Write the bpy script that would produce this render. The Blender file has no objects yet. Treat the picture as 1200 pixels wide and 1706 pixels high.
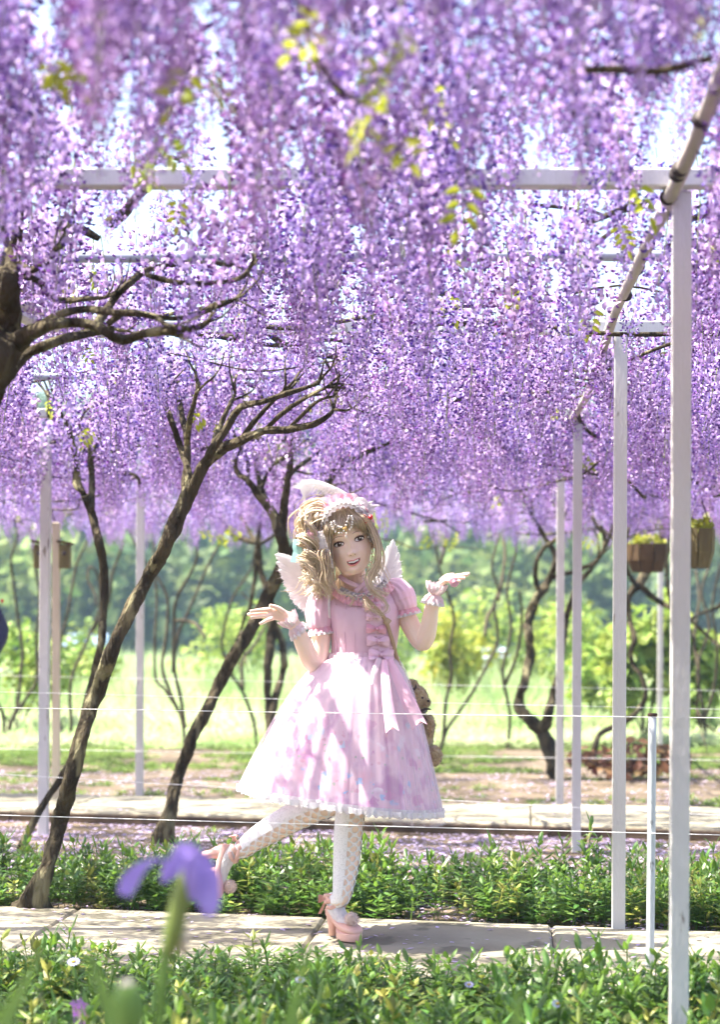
import bpy, math, random
import numpy as np
from mathutils import Vector, Matrix, noise

sc = bpy.context.scene
COL = sc.collection
PI = math.pi
RND = random.Random(11)

# ------------------------------------------------------------------ camera
F, CZ, HY = 3000.0, 1.13, 1060.0          # focal length in photo pixels, eye height, horizon row
cam_d = bpy.data.cameras.new('camera')
cam = bpy.data.objects.new('camera', cam_d)
COL.objects.link(cam)
cam.location = (0, 0, CZ)
cam.rotation_euler = (PI / 2, 0, 0)
cam_d.sensor_fit = 'VERTICAL'
cam_d.sensor_height = 36
cam_d.lens = 36 * F / 1706.0
cam_d.shift_y = (HY - 853) / 1706.0
cam_d.clip_start = 0.05
cam_d.clip_end = 2000
cam_d.dof.use_dof = True
cam_d.dof.focus_distance = 6.6
cam_d.dof.aperture_fstop = 2.5
sc.camera = cam

# ------------------------------------------------------------------ sky, sun, exposure
SUN = Vector((-0.52, 0.02, 0.85)).normalized()      # towards the sun
elev = math.asin(SUN.z)
azim = math.atan2(SUN.x, SUN.y)
w = bpy.data.worlds.new('World')
sc.world = w
w.use_nodes = True
nt = w.node_tree
sky = nt.nodes.new('ShaderNodeTexSky')
sky.sky_type = 'NISHITA'
sky.sun_disc = False
sky.sun_elevation = elev
sky.sun_rotation = azim
sky.air_density = 1.0
sky.dust_density = 3.0
bg = nt.nodes['Background']
nt.links.new(sky.outputs[0], bg.inputs[0])
bg.inputs[1].default_value = 0.12
sd = bpy.data.lights.new('sun', 'SUN')
sd.energy = 4.8
sd.angle = math.radians(0.5)
sd.color = (1, 0.955, 0.88)
so = bpy.data.objects.new('sun', sd)
COL.objects.link(so)
so.rotation_euler = SUN.to_track_quat('Z', 'Y').to_euler()
so.location = (0, 0, 30)
vs = sc.view_settings
vs.view_transform = 'Standard'
vs.look = 'None'
vs.gamma = 1
vs.use_white_balance = True
vs.white_balance_temperature = 6880
vs.exposure = 2.22
vs.use_curve_mapping = False
cy = sc.cycles
cy.use_denoising = True
cy.max_bounces = 8
cy.diffuse_bounces = 4
cy.transmission_bounces = 5
cy.transparent_max_bounces = 10
cy.glossy_bounces = 2
cy.caustics_reflective = False
cy.caustics_refractive = False

# ------------------------------------------------------------------ helpers
def U(px, py, Y):
    "the point at depth Y seen at photo pixel px, py"
    return Vector(((px - 600) * Y / F, Y, CZ - (py - HY) * Y / F))


def proj(p):
    return 600 + p[0] * F / p[1], HY - (p[2] - CZ) * F / p[1]


WORLD = {}


def tagset(o, label=None, cat=None, group=None, kind=None):
    if label: o['label'] = label
    if cat: o['category'] = cat
    if group: o['group'] = group
    if kind: o['kind'] = kind
    return o


def empty(name, loc, label=None, cat=None, group=None, kind=None):
    o = bpy.data.objects.new(name, None)
    o.empty_display_size = 0.1
    COL.objects.link(o)
    o.location = loc
    WORLD[o.name] = Vector(loc)
    return tagset(o, label, cat, group, kind)


def link_mesh(name, me, parent=None, loc=None):
    o = bpy.data.objects.new(name, me)
    COL.objects.link(o)
    base = Vector(loc) if loc is not None else Vector((0, 0, 0))
    if parent:
        o.parent = parent
        o.location = base - WORLD[parent.name]
    else:
        o.location = base
    WORLD[o.name] = base
    return o


def catmull(pts, rad, sub):
    if sub <= 1 or len(pts) < 3:
        return list(pts), list(rad)
    P, Q = [], []
    n = len(pts)
    for i in range(n - 1):
        p0, p1, p2, p3 = pts[max(i - 1, 0)], pts[i], pts[i + 1], pts[min(i + 2, n - 1)]
        for k in range(sub):
            t = k / sub
            t2, t3 = t * t, t * t * t
            P.append(0.5 * ((2 * p1) + (p2 - p0) * t + (2 * p0 - 5 * p1 + 4 * p2 - p3) * t2 + (3 * p1 - p0 - 3 * p2 + p3) * t3))
            Q.append(rad[i] * (1 - t) + rad[i + 1] * t)
    P.append(pts[-1]); Q.append(rad[-1])
    return P, Q


class MB:
    "collects faces; build() links them as one mesh object"
    def __init__(s):
        s.v, s.f, s.m, s.uv = [], [], [], []

    def add(s, verts, faces, mi=0, uvs=None):
        o = len(s.v)
        s.v.extend(Vector(p) for p in verts)
        s.uv.extend(uvs if uvs else [(0.0, 0.0)] * len(verts))
        for f in faces:
            s.f.append(tuple(i + o for i in f))
            s.m.append(mi)

    def tube(s, pts, rad, n=8, sub=4, mi=0, flat=None, up=None, fold=None, cap=True, bump=0.0, seed=0):
        """pts with radii, smoothed; flat=(a,b) squashes the section, up fixes its first axis,
        fold=(count, amount) pleats it"""
        pts = [Vector(p) for p in pts]
        if not isinstance(rad, (list, tuple)):
            rad = [rad] * len(pts)
        P, Q = catmull(pts, rad, sub)
        N = len(P)
        tang = [(P[min(i + 1, N - 1)] - P[max(i - 1, 0)]).normalized() for i in range(N)]
        ref = Vector(up) if up else (Vector((0, 1, 0)) if abs(tang[0].y) < 0.8 else Vector((1, 0, 0)))
        a = (ref - tang[0] * ref.dot(tang[0])).normalized()
        verts, uvs, L = [], [], 0.0
        fa, fb = flat if flat else (1, 1)
        for i in range(N):
            t = tang[i]
            if up:
                a = (ref - t * ref.dot(t))
            else:
                a = a - t * a.dot(t)
            a = a.normalized() if a.length > 1e-6 else Vector((1, 0, 0))
            b = t.cross(a)
            if i: L += (P[i] - P[i - 1]).length
            for k in range(n + 1):
                th = 2 * PI * (k % n) / n
                r = Q[i]
                if fold: r *= 1 + fold[1] * math.sin(fold[0] * th + 0.8 * i / max(N, 1) * 3)
                if bump: tw = th + L * 2.5; r *= 1 + bump * (noise.noise(Vector((math.cos(tw) * 1.2 + seed * 7.3, math.sin(tw) * 1.2, L * 7 + seed))) + .55 * noise.noise(Vector((math.cos(tw) * 3 + seed * 3.3, math.sin(tw) * 3, L * 20 + seed))))
                verts.append(P[i] + a * (math.cos(th) * r * fa) + b * (math.sin(th) * r * fb))
                uvs.append((k / n, L))
        faces = []
        for i in range(N - 1):
            for k in range(n):
                p = i * (n + 1) + k
                faces.append((p, p + 1, p + n + 2, p + n + 1))
        if cap:
            faces.append(tuple(range(n - 1, -1, -1)))
            o = (N - 1) * (n + 1)
            faces.append(tuple(o + k for k in range(n)))
        s.add(verts, faces, mi, uvs)
        return s

    def ell(s, c, ax, ay, az, nu=16, nv=10, mi=0, amp=0.0, seed=0, freq=1.0):
        "ellipsoid with three half-axes given as vectors"
        c, ax, ay, az = Vector(c), Vector(ax), Vector(ay), Vector(az)
        verts, faces = [c + az], []
        for i in range(1, nv):
            ph = PI * i / nv
            for k in range(nu):
                th = 2 * PI * k / nu
                d = Vector((math.sin(ph) * math.cos(th), math.sin(ph) * math.sin(th), math.cos(ph)))
                q = 1 + (amp * noise.noise(d * 3 * freq + Vector((seed, 0, 0))) if amp else 0)
                verts.append(c + (ax * d.x + ay * d.y + az * d.z) * q)
        verts.append(c - az)
        for k in range(nu):
            faces.append((0, 1 + k, 1 + (k + 1) % nu))
            b = 1 + (nv - 2) * nu
            faces.append((len(verts) - 1, b + (k + 1) % nu, b + k))
        for i in range(nv - 2):
            for k in range(nu):
                a = 1 + i * nu + k
                b = 1 + i * nu + (k + 1) % nu
                faces.append((a, a + nu, b + nu, b))
        s.add(verts, faces, mi)
        return s

    def ball(s, c, r, nu=12, nv=8, mi=0, amp=0, seed=0, freq=1.0):
        return s.ell(c, (r, 0, 0), (0, r, 0), (0, 0, r), nu, nv, mi, amp, seed, freq)

    def loft(s, rings, closed=True, cap=True, mi=0, uvs=None):
        n = len(rings[0])
        verts = [p for r in rings for p in r]
        faces = []
        for i in range(len(rings) - 1):
            for k in range(n if closed else n - 1):
                a, b = i * n + k, i * n + (k + 1) % n
                faces.append((a, b, b + n, a + n))
        if cap and closed:
            faces.append(tuple(range(n - 1, -1, -1)))
            faces.append(tuple((len(rings) - 1) * n + k for k in range(n)))
        s.add(verts, faces, mi, uvs)
        return s

    def box(s, c, sx, sy, sz, ax=(1, 0, 0), ay=(0, 1, 0), az=(0, 0, 1), mi=0, bev=0.0):
        c, ax, ay, az = Vector(c), Vector(ax), Vector(ay), Vector(az)
        if bev <= 0:
            vs_ = [c + ax * (sx / 2 * i) + ay * (sy / 2 * j) + az * (sz / 2 * k) for k in (-1, 1) for j in (-1, 1) for i in (-1, 1)]
            s.add(vs_, [(0, 2, 3, 1), (4, 5, 7, 6), (0, 1, 5, 4), (2, 6, 7, 3), (0, 4, 6, 2), (1, 3, 7, 5)], mi)
        else:
            rings = []
            for z, ins in ((-sz / 2, bev), (-sz / 2 + bev, 0), (sz / 2 - bev, 0), (sz / 2, bev)):
                x, y = sx / 2 - ins, sy / 2 - ins
                q = bev * 0.6
                ring = []
                for (i, j) in ((x - q, -y), (x, -y + q), (x, y - q), (x - q, y), (-x + q, y), (-x, y - q), (-x, -y + q), (-x + q, -y)):
                    ring.append(c + ax * i + ay * j + az * z)
                rings.append(ring)
            s.loft(rings, mi=mi)
        return s

    def strip(s, A, B, mi=0):
        "ribbon between two point rows"
        n = len(A)
        uvs = [(0.0, i / max(n - 1, 1)) for i in range(n)] + [(1.0, i / max(n - 1, 1)) for i in range(n)]
        s.add(list(A) + list(B), [(i, i + 1, n + i + 1, n + i) for i in range(n - 1)], mi, uvs)
        return s

    def build(s, name, mats, parent=None, smooth=True, loc=None):
        me = bpy.data.meshes.new(name)
        base = Vector(loc) if loc is not None else (WORLD[parent.name] if parent else Vector((0, 0, 0)))
        me.from_pydata([tuple(p - base) for p in s.v], [], s.f)
        for m in (mats if isinstance(mats, (list, tuple)) else [mats]):
            me.materials.append(m)
        me.polygons.foreach_set('material_index', s.m)
        me.polygons.foreach_set('use_smooth', [smooth] * len(s.f))
        if any(u != (0.0, 0.0) for u in s.uv):
            ul = me.uv_layers.new(name='UVMap')
            idx = np.empty(len(me.loops), dtype=np.int32)
            me.loops.foreach_get('vertex_index', idx)
            ul.data.foreach_set('uv', np.array(s.uv, dtype=np.float32)[idx].ravel())
        me.update()
        return link_mesh(name, me, parent, base)


def tri_mesh(name, V, T, mats, mi=None, smooth=False):
    "mesh from numpy vertex and triangle arrays"
    me = bpy.data.meshes.new(name)
    V = np.asarray(V, dtype=np.float32); T = np.asarray(T, dtype=np.int32)
    me.vertices.add(len(V)); me.vertices.foreach_set('co', V.ravel())
    me.loops.add(T.size); me.loops.foreach_set('vertex_index', T.ravel())
    me.polygons.add(len(T))
    me.polygons.foreach_set('loop_start', np.arange(0, T.size, 3, dtype=np.int32))
    me.polygons.foreach_set('loop_total', np.full(len(T), 3, dtype=np.int32))
    for m in (mats if isinstance(mats, (list, tuple)) else [mats]):
        me.materials.append(m)
    if mi is not None: me.polygons.foreach_set('material_index', np.asarray(mi, dtype=np.int32))
    me.polygons.foreach_set('use_smooth', np.full(len(T), smooth))
    me.update(calc_edges=True)
    me.validate()
    return me


# ------------------------------------------------------------------ materials
def rgb(c): return (c[0], c[1], c[2], 1)


def mat(name, c1, c2=None, scale=8.0, rough=0.6, spec=0.3, bump=0.0, bscale=None, transl=0.0, tcol=None,
        island=0.0, objrand=None, alpha=1.0, detail=4.0, stretch=None, uv=False, c3=None, c3scale=1.0, c3amt=0.5, sheen=0.0, wpos=False, lo=0.35, hi=0.65, bdist=0.02):
    m = bpy.data.materials.new(name)
    m.use_nodes = True
    t = m.node_tree
    N, L = t.nodes, t.links
    b = N['Principled BSDF']
    out = N['Material Output']
    b.inputs['Roughness'].default_value = rough
    b.inputs['Specular IOR Level'].default_value = spec
    if sheen: b.inputs['Sheen Weight'].default_value = sheen
    col = None
    if wpos:
        vec = N.new('ShaderNodeNewGeometry').outputs['Position']
    else:
        vec = N.new('ShaderNodeTexCoord').outputs['UV' if uv else 'Object']
    if stretch:
        mp = N.new('ShaderNodeMapping'); mp.inputs['Scale'].default_value = stretch
        L.new(vec, mp.inputs[0]); vec = mp.outputs[0]
    if c2 is not None:
        nz = N.new('ShaderNodeTexNoise'); nz.inputs['Scale'].default_value = scale; nz.inputs['Detail'].default_value = detail
        L.new(vec, nz.inputs['Vector'])
        mr = N.new('ShaderNodeMapRange'); mr.inputs[1].default_value = lo; mr.inputs[2].default_value = hi
        L.new(nz.outputs[0], mr.inputs[0])
        mx = N.new('ShaderNodeMix'); mx.data_type = 'RGBA'
        mx.inputs[6].default_value = rgb(c1); mx.inputs[7].default_value = rgb(c2)
        L.new(mr.outputs[0], mx.inputs[0])
        col = mx.outputs[2]
    if c3 is not None:
        nz = N.new('ShaderNodeTexNoise'); nz.inputs['Scale'].default_value = c3scale; nz.inputs['Detail'].default_value = 5
        L.new(vec, nz.inputs['Vector'])
        mr = N.new('ShaderNodeMapRange'); mr.inputs[1].default_value = c3amt; mr.inputs[2].default_value = c3amt + 0.06
        L.new(nz.outputs[0], mr.inputs[0])
        mx = N.new('ShaderNodeMix'); mx.data_type = 'RGBA'
        mx.inputs[7].default_value = rgb(c3)
        if col: L.new(col, mx.inputs[6])
        else: mx.inputs[6].default_value = rgb(c1)
        L.new(mr.outputs[0], mx.inputs[0])
        col = mx.outputs[2]
    if objrand is not None:
        oi = N.new('ShaderNodeObjectInfo')
        mx = N.new('ShaderNodeMix'); mx.data_type = 'RGBA'
        if col: L.new(col, mx.inputs[6])
        else: mx.inputs[6].default_value = rgb(c1)
        mx.inputs[7].default_value = rgb(objrand)
        L.new(oi.outputs['Random'], mx.inputs[0])
        col = mx.outputs[2]
    if island:
        g = N.new('ShaderNodeNewGeometry')
        hs = N.new('ShaderNodeHueSaturation')
        mr = N.new('ShaderNodeMapRange'); mr.inputs[3].default_value = 1 - island; mr.inputs[4].default_value = 1 + island
        L.new(g.outputs['Random Per Island'], mr.inputs[0])
        L.new(mr.outputs[0], hs.inputs['Value'])
        ml = N.new('ShaderNodeMath'); ml.operation = 'MULTIPLY'; ml.inputs[1].default_value = 7.31
        fr = N.new('ShaderNodeMath'); fr.operation = 'FRACT'
        m2 = N.new('ShaderNodeMapRange'); m2.inputs[3].default_value = 0.5 - island * 0.06; m2.inputs[4].default_value = 0.5 + island * 0.06
        L.new(g.outputs['Random Per Island'], ml.inputs[0]); L.new(ml.outputs[0], fr.inputs[0]); L.new(fr.outputs[0], m2.inputs[0])
        L.new(m2.outputs[0], hs.inputs['Hue'])
        if col: L.new(col, hs.inputs['Color'])
        else: hs.inputs['Color'].default_value = rgb(c1)
        col = hs.outputs[0]
    if col: L.new(col, b.inputs['Base Color'])
    else: b.inputs['Base Color'].default_value = rgb(c1)
    if bump:
        nz = N.new('ShaderNodeTexNoise'); nz.inputs['Scale'].default_value = bscale or scale * 3; nz.inputs['Detail'].default_value = 5
        L.new(vec, nz.inputs['Vector'])
        bp = N.new('ShaderNodeBump'); bp.inputs['Strength'].default_value = bump; bp.inputs['Distance'].default_value = bdist
        L.new(nz.outputs[0], bp.inputs['Height'])
        L.new(bp.outputs[0], b.inputs['Normal'])
    surf = b.outputs[0]
    if transl:
        tr = N.new('ShaderNodeBsdfTranslucent')
        if tcol: tr.inputs[0].default_value = rgb(tcol)
        elif col: L.new(col, tr.inputs[0])
        else: tr.inputs[0].default_value = rgb(c1)
        ms = N.new('ShaderNodeMixShader'); ms.inputs[0].default_value = transl
        L.new(surf, ms.inputs[1]); L.new(tr.outputs[0], ms.inputs[2])
        surf = ms.outputs[0]
    if alpha < 1:
        tp = N.new('ShaderNodeBsdfTransparent')
        ms = N.new('ShaderNodeMixShader'); ms.inputs[0].default_value = alpha
        L.new(tp.outputs[0], ms.inputs[1]); L.new(surf, ms.inputs[2])
        surf = ms.outputs[0]
    L.new(surf, out.inputs[0])
    return m


m_petal = mat('petal_pale', (0.58, 0.47, 0.81), objrand=(0.68, 0.50, 0.74), island=0.5, rough=0.45, spec=0.5, transl=0.4)
m_keel = mat('petal_deep', (0.13, 0.06, 0.44), objrand=(0.29, 0.10, 0.38), island=0.45, rough=0.5, spec=0.35, transl=0.4)
def bud_shade(m, c, lo, hi):
    "the unopened flowers towards the tip of a cluster are darker"
    t = m.node_tree; N, L = t.nodes, t.links
    sx = N.new('ShaderNodeSeparateXYZ'); L.new(N.new('ShaderNodeTexCoord').outputs['Object'], sx.inputs[0])
    mr = N.new('ShaderNodeMapRange'); mr.inputs[1].default_value = -.34; mr.inputs[2].default_value = -.10; mr.inputs[3].default_value = hi; mr.inputs[4].default_value = lo
    L.new(sx.outputs[2], mr.inputs[0])
    hs = [n for n in N if n.type == 'HUE_SAT'][0]
    mx = N.new('ShaderNodeMix'); mx.data_type = 'RGBA'; mx.inputs[7].default_value = rgb(c)
    L.new(mr.outputs[0], mx.inputs[0])
    for l in [l for l in L if l.from_node == hs]:
        to = l.to_socket; L.remove(l); L.new(mx.outputs[2], to)
    L.new(hs.outputs[0], mx.inputs[6])


bud_shade(m_petal, (.31, .16, .56), 0, .62)
m_rachis = mat('flower_stalk', (0.22, 0.28, 0.10), rough=0.6, transl=0.2)
m_bark = mat('bark', (0.028, 0.022, 0.014), (0.085, 0.07, 0.042), scale=14, stretch=(1, 1, 0.3), rough=0.9, spec=0.15, bump=1.0, bscale=26, c3=(0.19, 0.175, 0.10), c3scale=9, c3amt=0.57, detail=8, bdist=.06)
m_bark_thin = mat('thin_bark', (0.035, 0.028, 0.02), (0.09, 0.075, 0.05), scale=16, rough=0.9, spec=0.15, bump=0.5, bscale=40)
m_paint = mat('white_paint', (0.57, 0.56, 0.545), (0.49, 0.475, 0.46), scale=5, stretch=(1, 1, 0.25), rough=0.45, spec=0.4, bump=0.15, bscale=120, c3=(0.20, 0.175, 0.15), c3scale=30, c3amt=0.66, detail=6)
m_paint_chip = mat('chipped_paint', (0.50, 0.54, 0.56), (0.45, 0.48, 0.5), scale=6, rough=0.4, spec=0.4, c3=(0.06, 0.05, 0.045), c3scale=26, c3amt=0.60, stretch=(1, 1, 0.35), bump=0.2)
m_rust = mat('rust', (0.12, 0.05, 0.03), (0.05, 0.03, 0.025), scale=40, rough=0.9)
m_galv = mat('grey_pipe', (0.36, 0.39, 0.44), (0.3, 0.33, 0.37), scale=8, rough=0.4, spec=0.5)
m_pole = mat('peeled_pole', (0.46, 0.43, 0.38), (0.33, 0.29, 0.25), scale=10, stretch=(1, 0.25, 1), rough=0.6, bump=0.3)
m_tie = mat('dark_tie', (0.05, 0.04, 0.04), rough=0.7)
m_string = mat('string', (0.85, 0.85, 0.85), rough=0.6)
m_leafy = mat('young_leaf', (0.34, 0.36, 0.04), objrand=(0.18, 0.30, 0.03), island=0.3, rough=0.45, transl=0.5, tcol=(0.45, 0.5, 0.05))
m_cover = mat('cover_leaf', (0.055, 0.125, 0.022), (0.11, 0.21, 0.035), scale=3, island=0.4, rough=0.38, spec=0.5, transl=0.35, tcol=(0.2, 0.36, 0.05))
m_cover_y = mat('cover_leaf_pale', (0.20, 0.28, 0.05), (0.30, 0.30, 0.07), scale=3, island=0.4, rough=0.45, spec=0.4, transl=0.35)
m_grass = mat('field_grass', (0.25, 0.39, 0.13), (0.55, 0.60, 0.38), scale=0.45, island=0.25, rough=0.6, spec=0.2, transl=0.4)
m_lawn = mat('lawn_grass', (0.14, 0.23, 0.05), (0.2, 0.28, 0.07), scale=2, island=0.3, rough=0.6, spec=0.2, transl=0.35)
m_tree = mat('wood_leaf', (0.045, 0.09, 0.035), (0.20, 0.26, 0.06), scale=0.12, island=0.45, rough=0.6, spec=0.2, transl=0.3)
m_shrub = mat('shrub_leaf', (0.2, 0.3, 0.06), (0.3, 0.37, 0.08), scale=1.5, island=0.35, rough=0.5, spec=0.3, transl=0.4)
m_shrub_y = mat('yellow_leaf', (0.40, 0.40, 0.06), (0.3, 0.36, 0.06), scale=2, island=0.3, rough=0.5, transl=0.45)
m_redleaf = mat('russet_leaf', (0.17, 0.065, 0.04), (0.24, 0.14, 0.07), scale=5, island=0.5, rough=0.5, transl=0.3)
m_soil = mat('soil', (0.085, 0.065, 0.042), (0.19, 0.15, 0.11), scale=2.2, rough=0.95, spec=0.1, bump=0.6, bscale=18, c3=(0.07, 0.055, 0.035), c3scale=6, c3amt=0.58, detail=8)
m_conc = mat('concrete', (0.30, 0.28, 0.21), (0.23, 0.21, 0.155), scale=3.5, rough=0.9, spec=0.2, bump=0.25, bscale=60, c3=(0.15, 0.14, 0.10), c3scale=5, c3amt=0.57, detail=8)
m_fall = mat('fallen_petal', (0.50, 0.40, 0.66), (0.62, 0.52, 0.66), scale=3, island=0.4, rough=0.6, transl=0.25)
m_hill = mat('hill_ground', (0.10, 0.15, 0.05), (0.15, 0.2, 0.07), scale=0.1, rough=0.95, spec=0.1)
m_field = mat('field_ground', (0.30, 0.38, 0.17), (0.42, 0.45, 0.27), scale=0.4, rough=0.95, spec=0.1)
# ------------------------------------------------------------------ ground, hill, paths
GZ = -0.03                                   # soil level; path tops are at z = 0


def sheet(name, xs, ys, z, m, zf=None):
    V = [(x, y, zf(x, y) if zf else z) for y in ys for x in xs]
    n = len(xs)
    T = []
    for j in range(len(ys) - 1):
        for i in range(n - 1):
            a = j * n + i
            T += [(a, a + 1, a + n + 1), (a, a + n + 1, a + n)]
    o = link_mesh(name, tri_mesh(name, V, T, m, smooth=True))
    return tagset(o, kind='structure')


def lin(a, b, n): return [a + (b - a) * i / (n - 1) for i in range(n)]


sheet('ground', lin(-285, 285, 13), lin(-40, 340, 22), GZ, m_soil)
sheet('field', lin(-70, 70, 29), lin(18.6, 96, 24), 0, m_field, lambda x, y: GZ + 0.004 + min(1, (y - 18.6) / 2) * (0.03 * noise.noise(Vector((x * .3, y * .3, 0))) + 0.03))


def hill_z(x, y):
    t = max(0.0, y - 62)
    return GZ - 0.3 + 30 * (1 - math.exp(-(t / 85) ** 1.3)) * (0.80 + 0.3 * noise.noise(Vector((x * .012 + 3, y * .008, 0.4))) + 0.06 * math.sin(x * .05 + 1))


sheet('hill', lin(-260, 260, 60), lin(60, 330, 40), 0, m_hill, hill_z)

near_far = lambda X: 7.22 - 0.22 * X         # far edge of the near path
near_near = lambda X: 5.72 - 0.22 * X
k_near = lambda X: 10.75 - 0.27 * X          # kerb line of the far path
k_far = lambda X: 12.0 - 0.22 * X


def slab(MBo, x0, x1, fn, ff, z0, z1, gap, sk):
    "one paving slab between two x positions and two edge lines, edges slightly worn"
    b = 0.012
    def ring(z, ins):
        pts = []
        for (x, f, sx, sy) in ((x0 + gap, fn, 1, 1), (x1 - gap, fn, -1, 1), (x1 - gap, ff, -1, -1), (x0 + gap, ff, 1, -1)):
            xx = x + (sk if f is ff else 0)
            pts.append(Vector((xx + sx * ins, f(xx) + sy * ins, z)))
        return pts
    MBo.loft([ring(z0, 0), ring(z1 - b, 0), ring(z1, b)])


def path(name, fn, ff, xs, z0, z1, sk):
    root = empty(name, (0, (fn(0) + ff(0)) / 2, z0), kind='structure')
    for i in range(len(xs) - 1):
        m = MB()
        slab(m, xs[i], xs[i + 1], fn, ff, z0, z1 + RND.uniform(-.004, .004), 0.002, sk)
        m.build('paving_slab', m_conc, root, smooth=False)
    return root


path('garden_path', near_near, near_far, [-6.4, -5.0, -3.6, -2.35, -1.3, -0.27, 0.62, 1.75, 2.9, 4.3, 5.7], -0.08, 0.0, 0.13)
path('raised_path', k_near, k_far, [-8, -6.5, -5, -3.4, -1.9, -0.42, 1.0, 2.35, 3.8, 5.3, 6.8], -0.08, 0.035, 0.12)

m_kerb = mat('kerb_board', (.10, .068, .042), (.055, .038, .026), scale=5, stretch=(.4, 1, 3), rough=.9, bump=.4)
kx = [-8, -6.2, -4.1, -2.2, -.55, 1.1, 2.6, 4.2, 6.8]
rp_ = bpy.data.objects['raised_path']
for i in range(len(kx) - 1):
    a, b = kx[i] + .004, kx[i + 1] - .004
    mb = MB()
    mb.loft([[Vector((x, k_near(x) - .045, -.08)), Vector((x, k_near(x) - .004, -.08)), Vector((x, k_near(x) - .004, .028)), Vector((x, k_near(x) - .045, .024))] for x in (a, b)])
    mb.build('kerb_board', m_kerb, rp_, smooth=False)

# ------------------------------------------------------------------ small plants
rs = np.random.RandomState(5)


def rotz(a):
    c, s = math.cos(a), math.sin(a)
    return np.array([[c, -s, 0], [s, c, 0], [0, 0, 1]])


def leaf_tris(base, d, side, L, W, droop, V, T):
    "one folded lance-shaped leaf along direction d"
    up = np.cross(side, d)
    o = len(V)
    pts = [(0, 0, 0), (.35, .5, .10), (.35, -.5, .10), (.4, 0, 0), (.72, .36, .06), (.72, -.36, .06), (1, 0, 0)]
    for (t, wv, h) in pts:
        V.append(base + d * (t * L) + side * (wv * W) + up * (h * W * 2) - np.array([0, 0, 1]) * droop * t * t * L)
    for tr in ((0, 1, 3), (0, 3, 2), (1, 4, 3), (3, 5, 2), (3, 4, 6), (3, 6, 5)):
        T.append([i + o for i in tr])


def plant_proto(h, nl, L, W, spread):
    V, T = [], []
    lean = rs.uniform(-.25, .25, 2)
    for i in range(nl):
        t = (i + 1) / nl
        az = i * 2.4 + rs.uniform(-.5, .5)
        el = rs.uniform(.15, .75) + (.55 if t > .85 else 0)
        d = np.array([math.cos(az) * math.cos(el), math.sin(az) * math.cos(el), math.sin(el)])
        side = np.array([-math.sin(az), math.cos(az), rs.uniform(-.4, .4)])
        side -= d * side.dot(d); side /= np.linalg.norm(side)
        base = np.array([lean[0] * h * t, lean[1] * h * t, h * (0.15 + .85 * t)])
        leaf_tris(base, d, side, L * rs.uniform(.7, 1.2) * (1.05 - .35 * t), W * rs.uniform(.8, 1.2), rs.uniform(0, .5), V, T)
    o = len(V)                                # stem
    for z in (0, h):
        for k in range(3):
            V.append(np.array([lean[0] * z + .0022 * math.cos(k * 2.09), lean[1] * z + .0022 * math.sin(k * 2.09), z]))
    for k in range(3):
        a, b = o + k, o + (k + 1) % 3
        T += [[a, b, b + 3], [a, b + 3, a + 3]]
    return np.array(V), np.array(T)


def merge(protos, places):
    "places: (proto index, x, y, z, turn, scale, squash)"
    Vs, Ts, o = [], [], 0
    for (k, x, y, z, a, s, q) in places:
        V, T = protos[k]
        Vs.append((V * np.array([s, s, s * q])) @ rotz(a).T + np.array([x, y, z]))
        Ts.append(T + o)
        o += len(V)
    return np.concatenate(Vs), np.concatenate(Ts)


covers = [plant_proto(.17, 18, .076, .0185, 1) for _ in range(6)] + [plant_proto(.19, 22, .080, .0115, 1) for _ in range(2)] + [plant_proto(.13, 12, .06, .024, 1) for _ in range(2)]


def strip_places(x0, x1, f0, f1, dens, keep=None, hs=1.0):
    out = []
    n = int((x1 - x0) * abs(f1(0) - f0(0)) * dens)
    for _ in range(n):
        x = rs.uniform(x0, x1); t = rs.uniform()
        y = f0(x) * (1 - t) + f1(x) * t
        if keep and not keep(x, y, t): continue
        nz = noise.noise(Vector((x * 2.2, y * 2.2, 1)))
        edge = min(t, 1 - t) * 6
        s = (0.82 + .6 * nz + rs.uniform(-.25, .28)) * (0.6 + .4 * min(1, edge)) * hs
        if rs.uniform() < .03: s *= 1.35
        out.append((rs.randint(len(covers)), x, y, GZ, rs.uniform(0, 6.28), 1.0 * (0.9 + .2 * rs.uniform()), max(.45, s)))
    return out


fe = lambda X: 3.3 + 0 * X
fb = lambda X: 5.88 - 0.20 * X
V, T = merge(covers, strip_places(-2.4, 2.6, fe, fb, 330, None, 1.0))
o = link_mesh('ground_cover', tri_mesh('ground_cover', V, T, m_cover)); tagset(o, kind='stuff')
hb0 = lambda X: near_far(X) + .08
hb1 = lambda X: near_far(X) + 1.0


def gapB(x, y, t):
    px, py = proj((x, y, 0))
    if 690 < px < 790 and t < .45: return rs.uniform() < .12
    return True


V, T = merge(covers, strip_places(-3.6, 3.4, hb0, hb1, 300, gapB, 1.12))
o = link_mesh('ground_cover', tri_mesh('ground_cover', V, T, m_cover)); tagset(o, kind='stuff')

V, T = merge(covers, strip_places(-3.4, 3.4, hb0, hb1, 45, gapB, 1.1) + strip_places(-2.4, 2.6, fe, fb, 40, None, 1.02))
o = link_mesh('ground_cover', tri_mesh('ground_cover', V, T, m_cover_y)); tagset(o, kind='stuff')

# low weeds in the beds further back and the lawn strip
tuft = []
for _ in range(5):
    V, T = [], []
    for i in range(14):
        az = rs.uniform(0, 6.28); el = rs.uniform(.4, 1.3)
        d = np.array([math.cos(az) * math.cos(el), math.sin(az) * math.cos(el), math.sin(el)])
        side = np.array([-math.sin(az), math.cos(az), 0])
        leaf_tris(np.array([rs.uniform(-.03, .03), rs.uniform(-.03, .03), 0]), d, side, rs.uniform(.05, .11), .012, .5, V, T)
    tuft.append((np.array(V), np.array(T)))


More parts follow.
